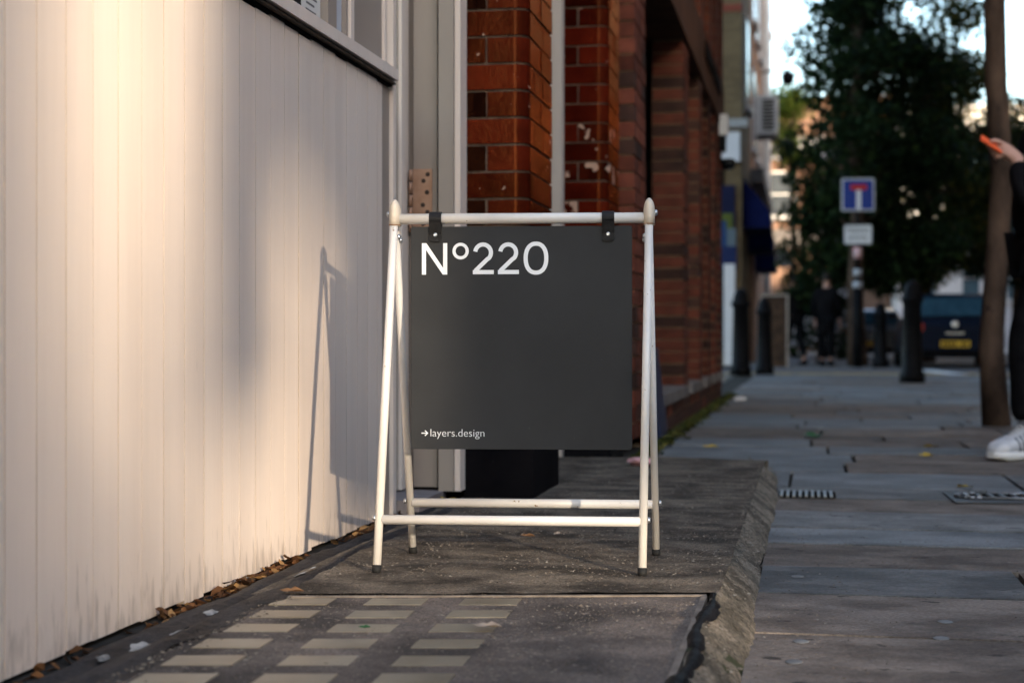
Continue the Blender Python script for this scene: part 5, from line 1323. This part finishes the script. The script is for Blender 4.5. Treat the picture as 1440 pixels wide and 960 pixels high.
for lab, x, y, z, rz, s, m in (
    ("yellow leaf on the paving left of the pavement centre", -0.44, 7.28, .004, .4, .045, ylf),
    ("dark green leaf clump lying on the paving", 0.03, 8.2, .004, 1.2, .09, glf),
    ("yellow leaf lying near the trainers", 0.50, 6.9, .004, .8, .05, ylf),
    ("pale yellow leaf beside the utility cover", 0.52, 5.45, .004, 2.2, .04, ylf),
    ("brownish yellow leaf in front of the slim tree", 0.57, 7.5, .004, 3.0, .045, ylf),
    ("curled pale leaf lying beside the glass blocks", -0.478, 2.335, .062, .1, .022, plf),
    ("green scrap of leaf on the edge of a glass block", -0.66, 2.29, .062, .4, .010, glf),
    ("thin brown leaf above the top row of glass blocks", -0.88, 2.60, .062, .3, .022, blf),
    ("brown leaf at the foot of the door jamb", -1.00, 4.15, .062, .9, .05, blf),
    ("golden leaf beside the black plinth", -0.955, 4.13, .062, 2.0, .05, ylf),
    ("small brown leaf on the slab under the crossbars", -0.61, 3.42, .063, .2, .018, blf),
    ("pale scrap of leaf on the slab behind the crossbar", -0.55, 3.47, .063, 1.1, .015, plf)):
    leaf_obj(lab, (x, y, z), rz, s, m, group="single fallen leaves and scraps")
def crumple(label, loc, s, m, seed):
    b = MB(); bmesh.ops.create_icosphere(b.bm, subdivisions=2, radius=s); r_ = random.Random(seed)
    for v in b.bm.verts: v.co = Vector((v.co.x*1.4, v.co.y, v.co.z*.45)) * r_.uniform(.7, 1.2)
    o = b.build("litter", m, None, (loc[0], loc[1], loc[2] + s*.4)); tag(o, label, "litter")
crumple("crumpled white litter on the moss by the brick corner", (-0.55, 13.0, 0), .04, whiteb, 1)
crumple("crumpled pinkish paper behind the sign at the slab end", (-0.575, 5.47, .06), .035, mat("pink_paper", (0.55, 0.25, 0.25), (0.6, 0.4, 0.4), rough=.8), 2)
gum_m = mat("old_gum", (0.13, 0.13, 0.13), (0.19, 0.19, 0.19), scale=30, rough=0.7)
gm = MB(); gm.lathe([(.014, 0), (.0125, .0008), (.004, .001)], 12); gum_me = gm.mesh("chewing_gum", gum_m)
for k, (x, y, lab) in enumerate(((-0.02, 2.46, "grey gum spot nearest the slab edge"), (-0.01, 2.63, "grey gum spot on the brown flagstone"), (0.22, 2.70, "grey gum spot in the joint of two near flagstones"), (0.24, 2.86, "grey gum spot on the pale flagstone"), (-.02, 3.35, "grey gum spot on the dark flagstone"))):
    o = link("chewing_gum", gum_me, None, (x, y, .0025)); o.scale = (1.0, 1.25, 1); tag(o, lab, "chewing gum", "gum spots trodden into the paving")

# loose grit and exposed aggregate
def grit(name, n, place, m, smin, smax, seed, parent=None):
    r_ = random.Random(seed); vs = []; fs = []
    for _ in range(n):
        x, y, z = place(r_); s_ = smin + (smax - smin)*r_.random()**3; a = r_.uniform(0, 6.28); el_ = r_.uniform(.7, 1.5); k = len(vs)
        for j in range(5):
            t_ = a + 6.283*j/5; vs.append((x + s_*el_*math.cos(t_)*r_.uniform(.7, 1.2), y + s_*math.sin(t_)*r_.uniform(.7, 1.2), z - .0006))
        vs.append((x, y, z + s_*r_.uniform(.25, .55)))
        for j in range(5): fs.append((k + j, k + (j+1) % 5, k + 5))
    return link(name, rnd_mesh(name, vs, fs, m), parent)
grit_m = leaf_mat("grit", [(0.05, 0.04, 0.033), (0.16, 0.13, 0.105), (0.08, 0.065, 0.05), (0.28, 0.25, 0.21), (0.12, 0.10, 0.08), (0.03, 0.026, 0.024), (0.20, 0.165, 0.13)], 0.0)
tag(grit("aggregate", 22000, lambda r_: (r_.uniform(-.90, -.155), r_.uniform(2.78, 5.85), .0602), grit_m, .0006, .0034, 61, fore), kind='stuff')
tag(grit("aggregate", 9000, lambda r_: (r_.uniform(-.88, -.18), r_.uniform(1.75, 2.68), .0562), grit_m, .0006, .0026, 62, fore), kind='stuff')
tag(grit("aggregate", 2600, lambda r_: (lambda t: (-.165 + .07*t, r_.uniform(1.8, 5.8), .0595*(1 - max(0, t - .12)/.88)**.85))(r_.random()), grit_m, .0008, .0055, 63, fore), kind='stuff')
tag(grit("aggregate", 1500, lambda r_: (-.893 + r_.gauss(0, .02), r_.uniform(1.8, 4.1), .0585), grit_m, .0008, .0045, 64, fore), kind='stuff')
gr = grit("grit", 3000, lambda r_: (-.09 + abs(r_.gauss(0, .05)) + (r_.random()**3)*1.0, r_.uniform(2.2, 8.5), .0022), grit_m, .0007, .003, 65)
tag(gr, "loose grit and dust swept against the slab edge on the paving", "grit", kind='stuff')

spm = mat("white_paint_splash", (0.08, 0.08, 0.08), (0.36, 0.36, 0.35), scale=40, rough=0.6)
r_ = random.Random(8)
def tar_z(x, y):
    s_ = (x + 1.012)/.125; return 0.0495 + 0.014*s_ + 0.006*math.sin(s_*11 + 0.4*math.sin((y - .2)/4*150*.13))
for (x, y, L) in ((-0.975, 2.06, .018), (-0.962, 2.155, .034), (-0.95, 2.27, .028), (-0.965, 2.44, .022), (-0.945, 2.52, .018), (-0.955, 2.64, .012), (-.935, 2.80, .035), (-.93, 2.87, .016)):
    vs = []; fs = []; n_ = 14
    for ring_ in (.0, .55, 1.0):
        for k in range(n_):
            a = 2*math.pi*k/n_; w_ = ring_*r_.uniform(.65, 1.15)
            px_, py_ = x + L*.42*w_*math.cos(a), y + L*w_*math.sin(a); vs.append((px_, py_, tar_z(px_, py_) + .0018*(1.2 - ring_)))
    for q_ in range(2):
        for k in range(n_): fs.append((q_*n_ + k, q_*n_ + (k+1) % n_, (q_+1)*n_ + (k+1) % n_, (q_+1)*n_ + k))
    link("paint_splash", rnd_mesh("paint_splash", vs, fs, spm), fore)
